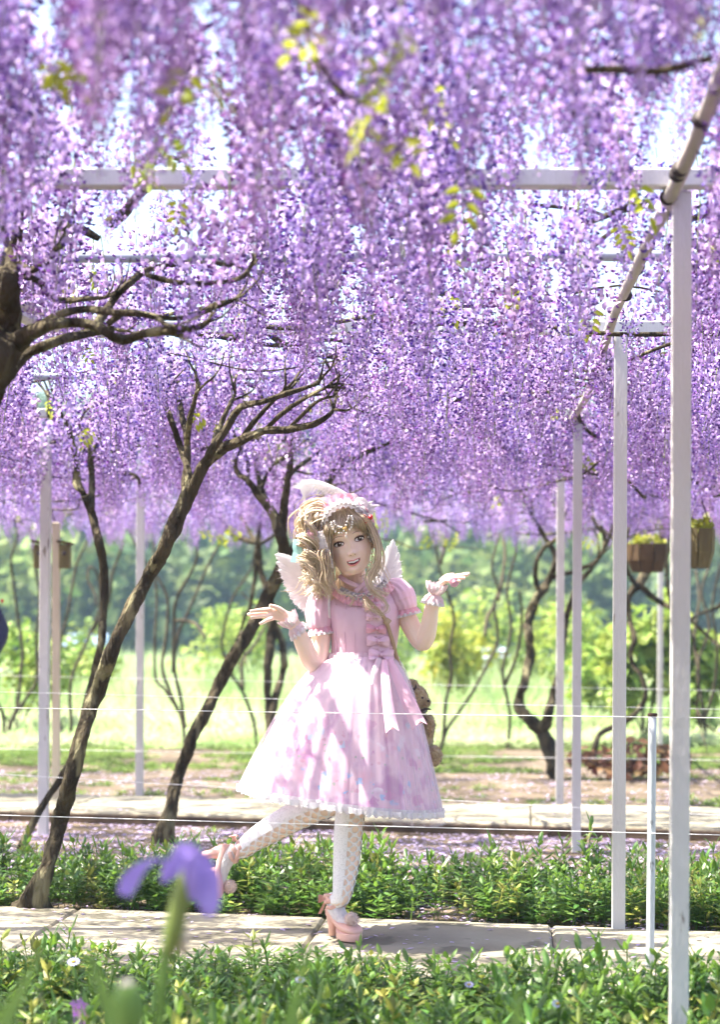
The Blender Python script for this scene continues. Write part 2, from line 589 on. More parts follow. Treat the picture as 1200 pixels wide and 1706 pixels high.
def tufts(x0, x1, y0, y1, dens, thr=-1, sc_=1.0):
    out = []
    for _ in range(int((x1 - x0) * (y1 - y0) * dens)):
        x, y = rs.uniform(x0, x1), rs.uniform(y0, y1)
        if noise.noise(Vector((x * .9, y * 1.4, 5))) < thr: continue
        if k_near(x) - .04 < y < k_far(x) + .03: continue
        out.append((rs.randint(5), x, y, GZ, rs.uniform(0, 6.28), sc_ * rs.uniform(.6, 1.2), 1))
    return out


pl = tufts(-4, 4, 8.2, 10.9, 10, .12) + tufts(-5, 6, 11.9, 15.3, 30, .1, 1.0) + tufts(-6, 7, 15.2, 18.6, 110, -.12, 1.1)
V, T = merge(tuft, pl)
o = link_mesh('grass', tri_mesh('grass', V, T, m_lawn)); tagset(o, kind='stuff')

# tall pale grass of the field
clump = []
for _ in range(6):
    V, T = [], []
    for i in range(34):
        az = rs.uniform(0, 6.28); el = rs.uniform(.9, 1.5)
        d = np.array([math.cos(az) * math.cos(el), math.sin(az) * math.cos(el), math.sin(el)])
        side = np.array([-math.sin(az), math.cos(az), 0])
        leaf_tris(np.array([rs.uniform(-.25, .25), rs.uniform(-.25, .25), 0]), d, side, rs.uniform(.5, 1.0), .022, .25, V, T)
    clump.append((np.array(V), np.array(T)))
pl = []
for _ in range(3300):
    y = 18.8 + 60 * rs.uniform() ** 1.7
    x = rs.uniform(-(.22 * y + 4), .22 * y + 5)
    hgt = .75 + .45 * noise.noise(Vector((x * .35, y * .25, 2))) + rs.uniform(-.15, .2)
    if y < 20.5: hgt *= .6
    if y < 24: hgt *= .25 + .75 * (y - 18.8) / 5.2
    pl.append((rs.randint(6), x, y, GZ, rs.uniform(0, 6.28), rs.uniform(.9, 1.3), max(.2, hgt)))
V, T = merge(clump, pl)
o = link_mesh('tall_grass', tri_mesh('tall_grass', V, T, m_grass)); tagset(o, kind='stuff')


# fallen petals
def petal_field(specs):
    Vs, Ts, o = [], [], 0
    for (n, x0, x1, f0, f1, z, thr) in specs:
        for _ in range(n):
            x = rs.uniform(x0, x1); t = rs.uniform(); y = f0(x) * (1 - t) + f1(x) * t
            if noise.noise(Vector((x * 1.7, y * 1.7, 9))) + rs.uniform(-.5, .5) < thr: continue
            s = rs.uniform(.007, .018); a = rs.uniform(0, 6.28)
            c, q = math.cos(a) * s, math.sin(a) * s
            h = rs.uniform(.001, .006)
            Vs += [(x + c, y + q, z + .002), (x - q * .7, y + c * .7, z + h), (x - c, y - q, z + .002 + h), (x + q * .7, y - c * .7, z + h)]
            Ts += [(o, o + 1, o + 2), (o, o + 2, o + 3)]; o += 4
    return Vs, Ts


kk = lambda X: k_near(X) - .02
V, T = petal_field([(30000, -3.6, 3.2, lambda X: near_far(X) + .5, kk, GZ, -.2), (2600, -3.2, 2.8, lambda X: near_far(X) + .01, lambda X: near_far(X) + .6, GZ, -.2),
                    (1300, -2.4, 2.2, near_near, near_far, 0, .12), (1200, -3.2, 3.2, k_near, k_far, .035, .15), (16000, -4.5, 5, lambda X: k_far(X) + .02, lambda X: 15.6, GZ, 0)])
o = link_mesh('fallen_petals', tri_mesh('fallen_petals', V, T, m_fall)); tagset(o, kind='stuff')


# ------------------------------------------------------------------ bushes, trees beyond
def leaf_cloud(n, size, lumps, shell=.5, flat=.6):
    "n folded diamond leaves spread through overlapping lumps (cx,cy,cz,rx,ry,rz)"
    vol = np.array([l[3] * l[4] * l[5] for l in lumps]) ** .67
    pick = rs.choice(len(lumps), n, p=vol / vol.sum())
    Vs = np.empty((n * 4, 3)); Ts = np.empty((n * 2, 3), dtype=int)
    d = rs.normal(size=(n, 3)); d /= np.linalg.norm(d, axis=1)[:, None]
    r = shell + (1 - shell) * rs.uniform(size=n)
    L = np.array(lumps)[pick]
    c = L[:, :3] + L[:, 3:] * d * r[:, None]
    nrm = d * .5 + rs.normal(size=(n, 3)) * .5 + np.array([0, 0, .4]); nrm /= np.linalg.norm(nrm, axis=1)[:, None]
    a = np.cross(nrm, rs.normal(size=(n, 3))); a /= np.linalg.norm(a, axis=1)[:, None]
    b = np.cross(nrm, a)
    s = size * rs.uniform(.6, 1.3, size=n)[:, None]
    Vs[0::4] = c + a * s; Vs[1::4] = c + b * s * flat + nrm * s * .15; Vs[2::4] = c - a * s; Vs[3::4] = c - b * s * flat + nrm * s * .15
    i = np.arange(n) * 4
    Ts[0::2] = np.stack([i, i + 1, i + 2], 1); Ts[1::2] = np.stack([i, i + 2, i + 3], 1)
    return Vs, Ts


def bush(name, loc, lumps, n, size, m, label, group=None, stems=5, stem_r=.012, h=.5, flat=.6, cat='shrub'):
    root = empty(name, loc, label, cat, group)
    V, T = leaf_cloud(n, size, lumps, .35, flat)
    link_mesh('foliage', tri_mesh('foliage', V, T, m), root, loc)
    mb = MB()
    for i in range(stems):
        a = i * 2.4
        x, y, z = lumps[i % len(lumps)][:3]
        mb.tube([Vector(loc) + Vector((math.cos(a) * .03, math.sin(a) * .03, -.02)), Vector(loc) + Vector((x * .5, y * .5, z * .5)), Vector(loc) + Vector((x, y, z))], [stem_r, stem_r * .8, stem_r * .4], n=5, sub=3)
    mb.build('stem', m_bark_thin, root)
    return root


# woods on the hillside: one far-off mass
Vs, Ts, off = [], [], 0
for i in range(760):
    y = 64 + 190 * rs.uniform() ** 1.3
    x = rs.uniform(-.26 * y - 6, .26 * y + 6)
    s = rs.uniform(.8, 1.45) * (2.3 if y < 80 else 3.2)
    lumps = [(rs.uniform(-.5, .5) * s, rs.uniform(-.5, .5) * s, s * rs.uniform(.5, 1.5), s * rs.uniform(.35, .65), s * rs.uniform(.35, .65), s * rs.uniform(.3, .5)) for _ in range(6)]
    V, T = leaf_cloud(420, .12 * s, lumps, .6)
    Vs.append(V + np.array([x, y, hill_z(x, y) - .2 * s])); Ts.append(T + off); off += len(V)
o = link_mesh('woods', tri_mesh('woods', np.concatenate(Vs), np.concatenate(Ts), m_tree)); tagset(o, kind='stuff')


def lumpset(w, h, n=6, d=None):
    d = d or w
    return [(rs.uniform(-.6, .6) * w, rs.uniform(-.6, .6) * d, h * rs.uniform(.3, .85), w * rs.uniform(.3, .5), d * rs.uniform(.3, .5), h * rs.uniform(.2, .35)) for _ in range(n)]


def at(px, Y, z=GZ): return ((px - 600) * Y / F, Y, z)


bush('leafy_shrub', at(25, 21), lumpset(.75, 1.5, 8), 1500, .055, m_shrub, 'bright green leafy shrub behind the slim stems at the left edge')
bush('leafy_shrub', at(120, 27), lumpset(.9, 1.3, 7), 900, .06, m_shrub, 'low pale green shrub between the nest box pole and the leaning trunk')
bush('leafy_shrub', at(745, 25), lumpset(.7, 1.75, 7), 900, .07, m_shrub_y, 'yellow leaved bush seen just below the outstretched hand with a flower ring')
bush('leafy_shrub', at(660, 30), lumpset(1.2, 1.7, 7), 1000, .07, m_shrub, 'pale green bush behind the right angel wing')
bush('leafy_shrub', at(850, 29), lumpset(1.3, 1.75, 7), 1100, .07, m_shrub, 'wide light green bush behind the crooked twin trunk')
bush('leafy_shrub', at(965, 26), lumpset(1.0, 1.8, 7), 1100, .07, m_shrub, 'light green bush showing between the two slimmest right posts')
bush('broadleaf_shrub', at(1075, 19), lumpset(.62, 1.5, 8), 1000, .075, m_shrub, 'large leaved shrub behind the short white pipe', flat=.8)
bush('broadleaf_shrub', at(1175, 20.5), lumpset(.6, 1.5, 8), 950, .075, m_shrub, 'large leaved shrub at the right edge past the nearest post', flat=.8)
bush('broadleaf_shrub', at(1010, 21.5), lumpset(.5, 1.0, 6), 600, .07, m_shrub, 'low green shrub left of the large leaved shrubs', flat=.8)
bush('leafy_shrub', at(420, 34), lumpset(1.5, 1.9, 7), 1100, .08, m_shrub, 'far pale green bush behind the left hand of the person')
bush('russet_plant', at(1035, 14.6), [(-.22, 0, .16, .28, .2, .12), (.1, 0, .2, .3, .2, .16), (.38, 0, .16, .25, .2, .12), (.05, -.1, .1, .4, .2, .08)], 330, .05, m_redleaf, 'low russet leaved plants at the foot of the pale posts', stems=4, stem_r=.006, cat='plant')

# ------------------------------------------------------------------ wisteria trunks
def curve_px(pts, Y, y_lean=0.0, wob=0.0):
    "pixel polyline at depth Y as world points; y_lean drifts it in depth along its length"
    out = []
    n = len(pts)
    for i, p in enumerate(pts):
        yy = Y + y_lean * i / max(n - 1, 1) + (wob * math.sin(i * 2.1 + pts[0][0]) if 0 < i < n - 1 else 0)
        out.append(U(p[0], p[1], yy))
    return out


def twigs(root, pts, Y, m, q, count, yoff):
    "fine twigs carrying a limb's tip on into the flowers"
    a, b = pts[-2], pts[-1]
    for _ in range(count):
        an = math.atan2(b[1] - a[1], b[0] - a[0]) + q.uniform(-.7, .7)
        x, y = b[0], b[1]
        if q.random() < .4: x, y = (a[0] + b[0]) / 2, (a[1] + b[1]) / 2
        P_ = [(x, y)]
        for i in range(4):
            an += q.uniform(-.45, .45)
            an = an * .8 + (-PI / 2) * .2 if an < 0 else an * .85
            st = q.uniform(12, 24)
            x += math.cos(an) * st; y += math.sin(an) * st; P_.append((x, y))
        W = [U(p[0], p[1], Y + yoff + q.uniform(-.15, .15) * i) for i, p in enumerate(P_)]
        r0 = min(b[2], 2.6) * Y / F
        mb = MB(); mb.tube(W, [r0, r0 * .85, r0 * .65, r0 * .5, r0 * .3], n=5, sub=3)
        mb.build('twig', m, root)


def vine_tree(label, base, Y, trunk, limbs, group='wisteria vines growing under the pergola', m=None, n=10, bump=.35, cat='vine', name='wisteria_vine', lean=0.0):
    """trunk: [(px,py,radius px)...]; limbs: lists of the same, each a part"""
    m = m or m_bark
    p0 = U(base[0], base[1], Y)
    root = empty(name, (p0.x, p0.y, GZ), label, cat, group)
    k = Y / F
    def one(nm, pts, seed, ln=0.0):
        mb = MB()
        W = curve_px(pts, Y, ln, wob=.06)
        mb.tube(W, [(q[2] if q[2] > 20 else q[2] * .80) * k for q in pts], n=n + 4, sub=7, bump=bump, seed=seed)
        return mb.build(nm, m, root)
    t = list(trunk)
    one('trunk', t, len(WORLD) % 17, lean)
    for i, lb in enumerate(limbs):
        ln_ = RND.uniform(-.5, .7)
        one('limb', lb, i + 3.7, ln_)
        twigs(root, lb, Y, m, RND, 3 if Y < 12 else 2, ln_)
    return root


vine_tree('thick leaning wisteria trunk rising from the green bed beside the near path', (58, 1507), 7.55,
          [(52, 1520, 34), (60, 1490, 21), (80, 1440, 17), (100, 1365, 17.5), (118, 1295, 16.5), (138, 1222, 15.5), (160, 1155, 15.5), (186, 1085, 15), (215, 1020, 14.5), (246, 962, 14.5), (272, 915, 15), (298, 860, 16), (318, 815, 17)],
          [[(312, 830, 13), (335, 785, 12), (362, 755, 11), (400, 735, 9), (440, 718, 8), (480, 716, 7), (520, 707, 6), (548, 692, 4.5), (556, 682, 3)],
           [(335, 785, 10), (352, 752, 9), (378, 712, 8), (400, 680, 7), (440, 668, 6), (480, 655, 5), (530, 640, 3)],
           [(352, 752, 7), (366, 712, 6), (380, 680, 5), (392, 655, 3)],
           [(440, 718, 5), (470, 690, 5), (500, 668, 4), (545, 645, 3)],
           [(400, 735, 5), (425, 700, 5), (455, 668, 4.5), (490, 635, 3)],
           [(480, 716, 4), (505, 690, 3.5), (530, 668, 3), (556, 660, 2)],
           [(318, 820, 9), (312, 780, 7), (300, 745, 6.5), (285, 700, 5.5), (274, 672, 4)],
           [(308, 850, 9), (308, 800, 8), (312, 740, 7), (303, 690, 6), (296, 655, 5), (290, 632, 3)],
           [(312, 740, 6), (316, 700, 6), (324, 668, 4.5), (331, 640, 3)]], n=14, bump=.5)

vine_tree('slender dark wisteria trunk behind the thick leaning one, bowed to the left at its foot', (38, 1412), 9.6,
          [(34, 1416, 9), (45, 1390, 8), (75, 1335, 7.5), (105, 1290, 7.5), (125, 1245, 7.5), (140, 1190, 8), (155, 1130, 8), (167, 1075, 8), (172, 1020, 8.5), (173, 960, 8.5), (166, 910, 9), (153, 860, 9), (141, 825, 9)],
          [[(145, 838, 7), (130, 800, 6.5), (124, 750, 6), (108, 720, 5.5), (92, 700, 5), (80, 690, 4), (84, 660, 3)],
           [(124, 750, 5), (115, 715, 4.5), (102, 690, 4), (88, 655, 3)],
           [(152, 850, 7), (153, 800, 6.5), (150, 755, 6), (150, 705, 5.5), (165, 685, 5), (178, 665, 4.5), (186, 645, 3)],
           [(152, 765, 5), (162, 740, 4.5), (166, 700, 4), (172, 670, 3)],
           [(140, 820, 4), (126, 812, 4), (123, 790, 3.5), (128, 765, 2)]], n=10)

vine_tree('dark wisteria trunk leaning right behind the raised shoe, its top behind the feathered hair', (274, 1396), 10.1,
          [(272, 1402, 21), (278, 1370, 16), (286, 1335, 14), (300, 1285, 13), (320, 1230, 12.5), (345, 1180, 12.5), (370, 1130, 12.5), (398, 1080, 12.5), (422, 1040, 12), (448, 990, 12.5), (468, 950, 13), (476, 915, 13)],
          [[(474, 925, 13), (468, 890, 12), (452, 850, 10), (432, 826, 8), (412, 800, 6), (398, 790, 5), (392, 770, 4.5), (400, 745, 3)],
           [(455, 855, 7), (437, 820, 6), (428, 780, 5.5), (424, 745, 5), (418, 730, 3)],
           [(470, 895, 9), (473, 850, 8), (480, 800, 7), (484, 765, 5.5), (486, 725, 4)],
           [(475, 800, 5), (495, 780, 4.5), (515, 765, 4), (538, 748, 3)],
           [(484, 930, 9), (512, 870, 8), (540, 815, 8), (560, 782, 8), (578, 765, 7.5), (600, 758, 6), (630, 745, 5), (650, 738, 3)],
           [(556, 790, 5), (566, 760, 5), (572, 735, 4.5), (580, 722, 3)],
           [(432, 826, 5), (440, 800, 4.5), (452, 780, 4), (470, 762, 3)]], n=12, bump=.45)

vine_tree('gnarled double trunk with a hole, half hidden behind the pale dress', (449, 1262), 15.0,
          [(450, 1270, 9), (449, 1230, 8), (447, 1180, 7.5), (446, 1123, 8), (449, 1085, 9), (453, 1050, 11), (452, 1015, 9), (446, 985, 7), (434, 950, 6), (430, 915, 8)],
          [[(450, 1225, 7), (458, 1170, 8), (470, 1125, 7), (474, 1100, 6.5), (468, 1068, 7), (458, 1040, 8)],
           [(430, 925, 7), (428, 905, 6), (410, 900, 5.5), (388, 892, 5), (375, 872, 5), (366, 850, 4.5), (360, 830, 3)],
           [(430, 915, 5), (432, 880, 4), (436, 850, 4), (426, 825, 3)],
           [(428, 905, 5), (412, 880, 4), (398, 855, 4), (384, 838, 3)],
           [(436, 905, 4), (455, 893, 4), (470, 878, 3)],
           [(428, 915, 4.5), (425, 960, 4), (420, 990, 4), (416, 1014, 4), (407, 1030, 3), (402, 1050, 2.5)]], n=10, bump=.5)

vine_tree('crooked twin wisteria trunk that forks low beside the slim white posts', (922, 1292), 14.6,
          [(926, 1296, 14), (920, 1270, 12), (912, 1238, 14), (896, 1212, 13), (878, 1196, 12), (866, 1180, 11), (866, 1160, 10), (873, 1140, 9), (880, 1112, 10), (884, 1090, 10), (883, 1062, 9), (881, 1042, 8), (886, 1018, 8.5), (895, 996, 9), (911, 978, 9.5)],
          [[(908, 1210, 13), (916, 1185, 10), (924, 1155, 9), (932, 1120, 7), (938, 1075, 6.5), (944, 1030, 6), (952, 1005, 6), (962, 975, 5.5), (985, 950, 5)],
           [(905, 984, 8), (918, 960, 7), (926, 938, 6.5), (922, 918, 5), (908, 895, 4.5), (892, 868, 4), (880, 846, 3)],
           [(900, 990, 5), (893, 965, 4.5), (895, 935, 4.5), (906, 914, 4), (918, 905, 4), (930, 895, 3)],
           [(920, 962, 5), (938, 958, 4.5), (962, 950, 4.5), (990, 938, 4), (1003, 922, 4), (1008, 900, 4), (1002, 875, 3)],
           [(1003, 922, 3.5), (1014, 900, 3.5), (1020, 880, 3), (1022, 860, 2)]], n=12, bump=.5)

vine_tree('spreading dark wisteria limbs between the two widest white posts', (992, 1254), 15.8,
          [(990, 1262, 7), (993, 1240, 6), (1002, 1222, 5.5), (1028, 1208, 5.5), (1052, 1195, 5.5), (1068, 1178, 5.5), (1077, 1156, 5.5), (1070, 1128, 5), (1054, 1104, 5), (1052, 1085, 5.5), (1058, 1064, 6), (1050, 1030, 5.5), (1047, 1000, 6), (1054, 984, 7), (1066, 974, 10)],
          [[(1060, 980, 10), (1080, 950, 10), (1098, 910, 10), (1110, 880, 9), (1118, 845, 7)],
           [(1062, 976, 5), (1048, 955, 5), (1040, 925, 4.5), (1044, 900, 3)],
           [(1066, 974, 7), (1085, 992, 6), (1105, 1006, 5.5), (1122, 1014, 5), (1150, 1032, 4), (1175, 1055, 3.5), (1205, 1082, 3)],
           [(1150, 1032, 3), (1175, 1020, 3), (1205, 1010, 2.5)],
           [(1150, 1050, 3), (1160, 1080, 3), (1166, 1120, 2.5), (1162, 1180, 2.5)],
           [(1120, 1006, 3.5), (1114, 980, 3.5), (1112, 940, 3), (1116, 900, 2.5)]], n=10)

vine_tree('heavy dark limbs reaching in from the left edge under the flowers', (-130, 1750), 5.0,
          [(-150, 1780, 42), (-130, 1500, 38), (-110, 1150, 36), (-80, 850, 36), (-50, 690, 40), (-20, 610, 38), (0, 560, 32), (12, 510, 24), (15, 470, 19), (22, 425, 14), (30, 370, 11), (28, 320, 8)],
          [[(-20, 620, 28), (15, 588, 22), (45, 560, 18), (80, 543, 13), (120, 538, 10), (160, 543, 10), (180, 556, 9), (205, 566, 9), (245, 555, 9), (290, 550, 8), (330, 545, 6), (347, 536, 5)],
           [(-40, 680, 22), (5, 632, 16), (40, 592, 13), (80, 574, 12), (115, 562, 11), (160, 552, 9), (190, 548, 7)],
           [(155, 545, 10), (172, 525, 9), (188, 500, 8), (215, 472, 8), (245, 450, 7), (280, 443, 6), (312, 435, 4)],
           [(60, 545, 9), (100, 525, 8), (140, 515, 7), (185, 520, 6.5), (230, 524, 6), (258, 530, 5), (275, 540, 4)],
           [(180, 540, 7), (205, 522, 6), (235, 522, 6), (265, 528, 5), (300, 530, 6), (335, 520, 7), (362, 508, 8), (388, 500, 4)],
           [(245, 458, 5), (265, 464, 6), (300, 471, 5), (345, 472, 5), (385, 468, 5), (405, 460, 5), (414, 450, 4)],
           [(345, 435, 4), (370, 440, 5), (395, 443, 4.5), (410, 447, 3)],
           [(40, 460, 9), (65, 470, 7), (85, 495, 7), (110, 500, 6), (140, 498, 5), (175, 496, 3)],
           [(30, 440, 9), (50, 450, 8), (72, 440, 6), (88, 425, 4)],
           [(10, 500, 8), (2, 455, 8), (12, 415, 7), (5, 380, 6), (3, 340, 5)]], n=12, bump=.4)

thin = 'slim bare wisteria stems at the back'
def thin_vine(label, base, Y, stems, hub=None):
    root = empty('wisteria_sapling', (U(base[0], base[1], Y).x, Y, GZ), label, 'vine', thin)
    for i, st in enumerate(stems):
        mb = MB()
        n = len(st)
        rad = [(3.6 - 2.0 * j / n) * Y / F for j in range(n)]
        mb.tube(curve_px(st, Y, RND.uniform(-.6, .6)), rad, n=6, sub=5, bump=.2, seed=i)
        mb.build('stem', m_bark_thin, root)


def yb(py): return (CZ - GZ) * F / (py - HY)


thin_vine('slim multi stemmed vine at the left edge beside the dark jacket', (7, 1236), yb(1236),
          [[(7, 1238), (16, 1205), (30, 1170), (34, 1121), (37, 1084), (28, 1020), (22, 971), (18, 932), (28, 894), (22, 870)],
           [(7, 1238), (4, 1190), (-12, 1150), (-20, 1050), (-15, 900)],
           [(8, 1236), (22, 1195), (45, 1160), (62, 1128), (60, 1060), (66, 1000), (55, 920), (50, 880), (45, 868)]])
thin_vine('slim vine with an arching stem just right of the nest box pole', (109, 1238), yb(1238),
          [[(109, 1240), (100, 1212), (95, 1175), (98, 1080), (111, 1028), (120, 977), (129, 936), (148, 894), (150, 870)],
           [(109, 1240), (118, 1215), (116, 1160), (122, 1120), (150, 1056), (166, 1010), (163, 960), (150, 945), (146, 965), (158, 990), (160, 1010)],
           [(150, 1056), (178, 1010), (187, 956), (197, 928), (205, 905)]])
thin_vine('cluster of slim stems between the leaning trunk and the far white post', (309, 1250), yb(1250),
          [[(309, 1252), (304, 1205), (296, 1183), (275, 1150), (259, 1128), (258, 1062), (261, 998), (256, 940), (256, 878)],
           [(296, 1183), (282, 1150), (270, 1111), (277, 1057), (279, 1000), (266, 968), (244, 940), (222, 900), (215, 880)],
           [(308, 1214), (300, 1160), (290, 1111), (296, 1060), (308, 1032), (326, 990), (348, 938), (366, 905), (372, 880)],
           [(288, 1120), (290, 1060), (291, 1012), (300, 985), (320, 950), (328, 926), (328, 885)],
           [(292, 1035), (310, 1034), (328, 1042), (342, 1062)]])
thin_vine('single slim stem leaning behind the leaning trunk base with a side shoot', (428, 1245), yb(1245),
          [[(428, 1246), (425, 1215), (419, 1190), (402, 1148), (385, 1123), (376, 1100), (370, 1080), (372, 1052), (387, 998), (417, 950), (424, 920)],
           [(404, 1150), (404, 1100), (420, 1080), (439, 1049), (446, 1030)]])
thin_vine('slim vine pair crossing right of the toy bear', (732, 1256), yb(1256),
          [[(730, 1258), (738, 1235), (749, 1209), (785, 1157), (817, 1099), (830, 1064), (824, 1009), (830, 982), (820, 946), (826, 915), (833, 890)],
           [(830, 1000), (838, 960), (842, 920), (838, 890)],
           [(824, 1009), (812, 1030), (808, 1060)],
           [(738, 1238), (741, 1204), (743, 1170), (753, 1120), (750, 1083), (757, 1030), (746, 988), (735, 956), (728, 920), (720, 882)],
           [(734, 940), (742, 910), (745, 882)]])

thin_vine('slim wavering stems at the right edge past the nearest white post', (1178, 1240), yb(1240),
          [[(1178, 1242), (1172, 1180), (1163, 1110), (1183, 1045), (1170, 985), (1186, 930), (1184, 875)],
           [(1174, 1200), (1190, 1150), (1196, 1080), (1188, 1010), (1202, 940)],
           [(1165, 1120), (1158, 1060), (1166, 1000), (1160, 950)]])
thin_vine('slim forked stems between the white post pair and the crooked twin trunk', (845, 1248), yb(1248),
          [[(845, 1250), (850, 1190), (838, 1120), (852, 1050), (846, 980), (860, 920), (858, 880)],
           [(842, 1140), (862, 1090), (870, 1030), (866, 985)]])

# ------------------------------------------------------------------ pergola
perg = empty('pergola', (1.0, 4.75, GZ), 'white painted metal pergola of square posts and crossbeams holding up the flowers', 'pergola')
AX = Vector((0.068, 1, 0)).normalized()
SX = Vector((1, -0.068, 0)).normalized()


def post(px, py, wpx, name='post', top=2.30, m=m_paint, lean=0.0):
    Y = CZ * F / (py - HY)
    c = U(px, py, Y)
    mb = MB()
    wd = wpx * Y / F * .93
    zb = GZ - .02
    az = Vector((0.004 + lean, 0, 1)).normalized()
    mb.box(Vector((c.x, c.y, (zb + top) / 2)) , wd, wd, top - zb, SX, AX, az, bev=.004)
    return mb.build(name, m, perg, smooth=False), c


post(1134, 1774, 33); post(1033, 1545, 23); post(962, 1410, 16); post(934, 1336, 14)
post(74, 1382, 17, lean=.004); post(233, 1320, 13); post(1101, 1246, 9)
posts_extra = [(-2.235, 4.7), (-2.08, 7.0)]
for (x, y) in posts_extra:
    mb = MB(); mb.box((x, y, (2.3 + GZ) / 2), .052, .052, 2.3 - GZ, SX, AX, bev=.004); mb.build('post', m_paint, perg, smooth=False)


def rx(Y): return .846 + (Y - 4.75) * .068
def lx(Y): return -1.84 + (Y - 10.5) * .068


for (Y, wd, dz) in ((4.72, .05, .0), (7.0, .05, .0), (9.68, .05, 0), (12.35, .05, 0), (17.0, .055, 0)):
    mb = MB()
    mb.box((-.45 + .068 * (Y - 4.7), Y, 2.328), 6.2 + .25 * max(0, Y - 7), wd, wd * .95, (1, 0, 0), (0, 1, 0), bev=.004)
    mb.build('crossbeam', m_paint, perg, smooth=False)
for (Y, r, z) in ((5.55, .017, 2.30), (3.3, .015, 2.36), (8.3, .016, 2.33), (11, .016, 2.33), (14.7, .016, 2.33)):
    mb = MB(); mb.tube([(-4.2, Y + .06, z), (0, Y, z), (4.2, Y - .06, z)], r, n=10, sub=2); mb.build('cross_pipe', m_galv, perg)
mb = MB(); mb.tube([U(20, 500, 5.6), U(70, 520, 6.0), U(170, 540, 6.6)], .018, n=10, sub=2); mb.build('cross_pipe', m_paint, perg)
mb = MB(); mb.tube([U(20, 520, 5.6), U(70, 541, 6.0), U(170, 556, 6.6)], .018, n=10, sub=2); mb.build('cross_pipe', m_paint, perg)

# long pole beside the right row of post tops, tied with dark cord
pol = []
for i in range(13):
    Y = 3.2 + i * 1.1
    pol.append(Vector((rx(Y) - .035 + .012 * math.sin(i * 1.7), Y, 2.285 + .008 * math.sin(i * 2.3))))
mb = MB(); mb.tube(pol, [.0185] * 6 + [.018] * 7, n=12, sub=3, bump=.18, seed=2)
lp = mb.build('long_pole', m_pole, perg)
for Y in (4.02, 4.45, 4.5, 4.74, 5.3, 5.34, 5.38, 5.62, 5.66, 6.1):
    c = Vector((rx(Y) - .035, Y, 2.285))
    t = MB(); t.tube([c + AX * -.0025, c + AX * .0025], .0215, n=12, sub=1)
    t.build('cord_tie', m_tie, lp)

# short chipped pipe standing at the path edge
pc = U(1086, 1612, CZ * F / (1612 - HY))
pipe = empty('fence_pipe', (pc.x, pc.y, GZ), 'short white metal pipe with chipped paint and rusty open top', 'pipe')
mb = MB(); mb.tube([(pc.x - .005, pc.y, GZ), (pc.x, pc.y, .4), (pc.x + .004, pc.y, .862)], .0142, n=16, sub=4); mb.build('tube', m_paint_chip, pipe)
mb = MB()
for k, r in ((0, .0152), (1, .0165), (2, .0155)):
    pass
mb.tube([(pc.x + .004, pc.y, .853), (pc.x + .004, pc.y, .860), (pc.x + .004, pc.y, .866), (pc.x + .004, pc.y, .8675)], [.0145, .0162, .0168, .0125], n=16, sub=1)
mb.build('rusty_rim', m_rust, pipe)

# strings
def string(x0, y0, x1, y1, Y, label, r=.0013, Y1=None):
    Y1 = Y1 or Y
    def ln(px):
        t = (px - x0) / (x1 - x0)
        return U(px, y0 + (y1 - y0) * t, Y + (Y1 - Y) * t)
    pts = [ln(px) for px in (-420, 0, 300, 600, 900, 1230, 1420)]
    for i in (1, 2, 3, 4, 5): pts[i].z -= .004 * math.sin(i * PI / 6)
    mb = MB(); mb.tube(pts, r, n=6, sub=3)
    o = mb.build('string', m_string)
    tagset(o, label, 'string', 'white strings stretched across the garden')


string(0, 1357, 1200, 1390, 6.12, 'lowest white string, crossing in front of the lace stockings')
string(0, 1178, 1200, 1195, 6.12, 'white string crossing the front of the pale skirt, tied at the pipe top')
string(0, 1152, 1200, 1181, 9.4, 'thin string just above the one that crosses the skirt')
string(0, 1289, 1200, 1358, 9.3, 'string passing over the raised path behind the skirt hem', .0016)
string(0, 1247, 1200, 1266, 13.0, 'far string passing in front of the russet plants', .0022)
string(0, 1125, 1200, 1150, 13.0, 'highest far string in front of the tall pale grass', .0016)
m = MB(); m.tube([U(122, 418, 5.2), U(126, 470, 5.2), U(131, 545, 5.15)], .0016, n=5, sub=3)
tagset(m.build('tie_cord', m_string), 'pale cord hanging from the grey pipe down to the heavy limb', 'cord')
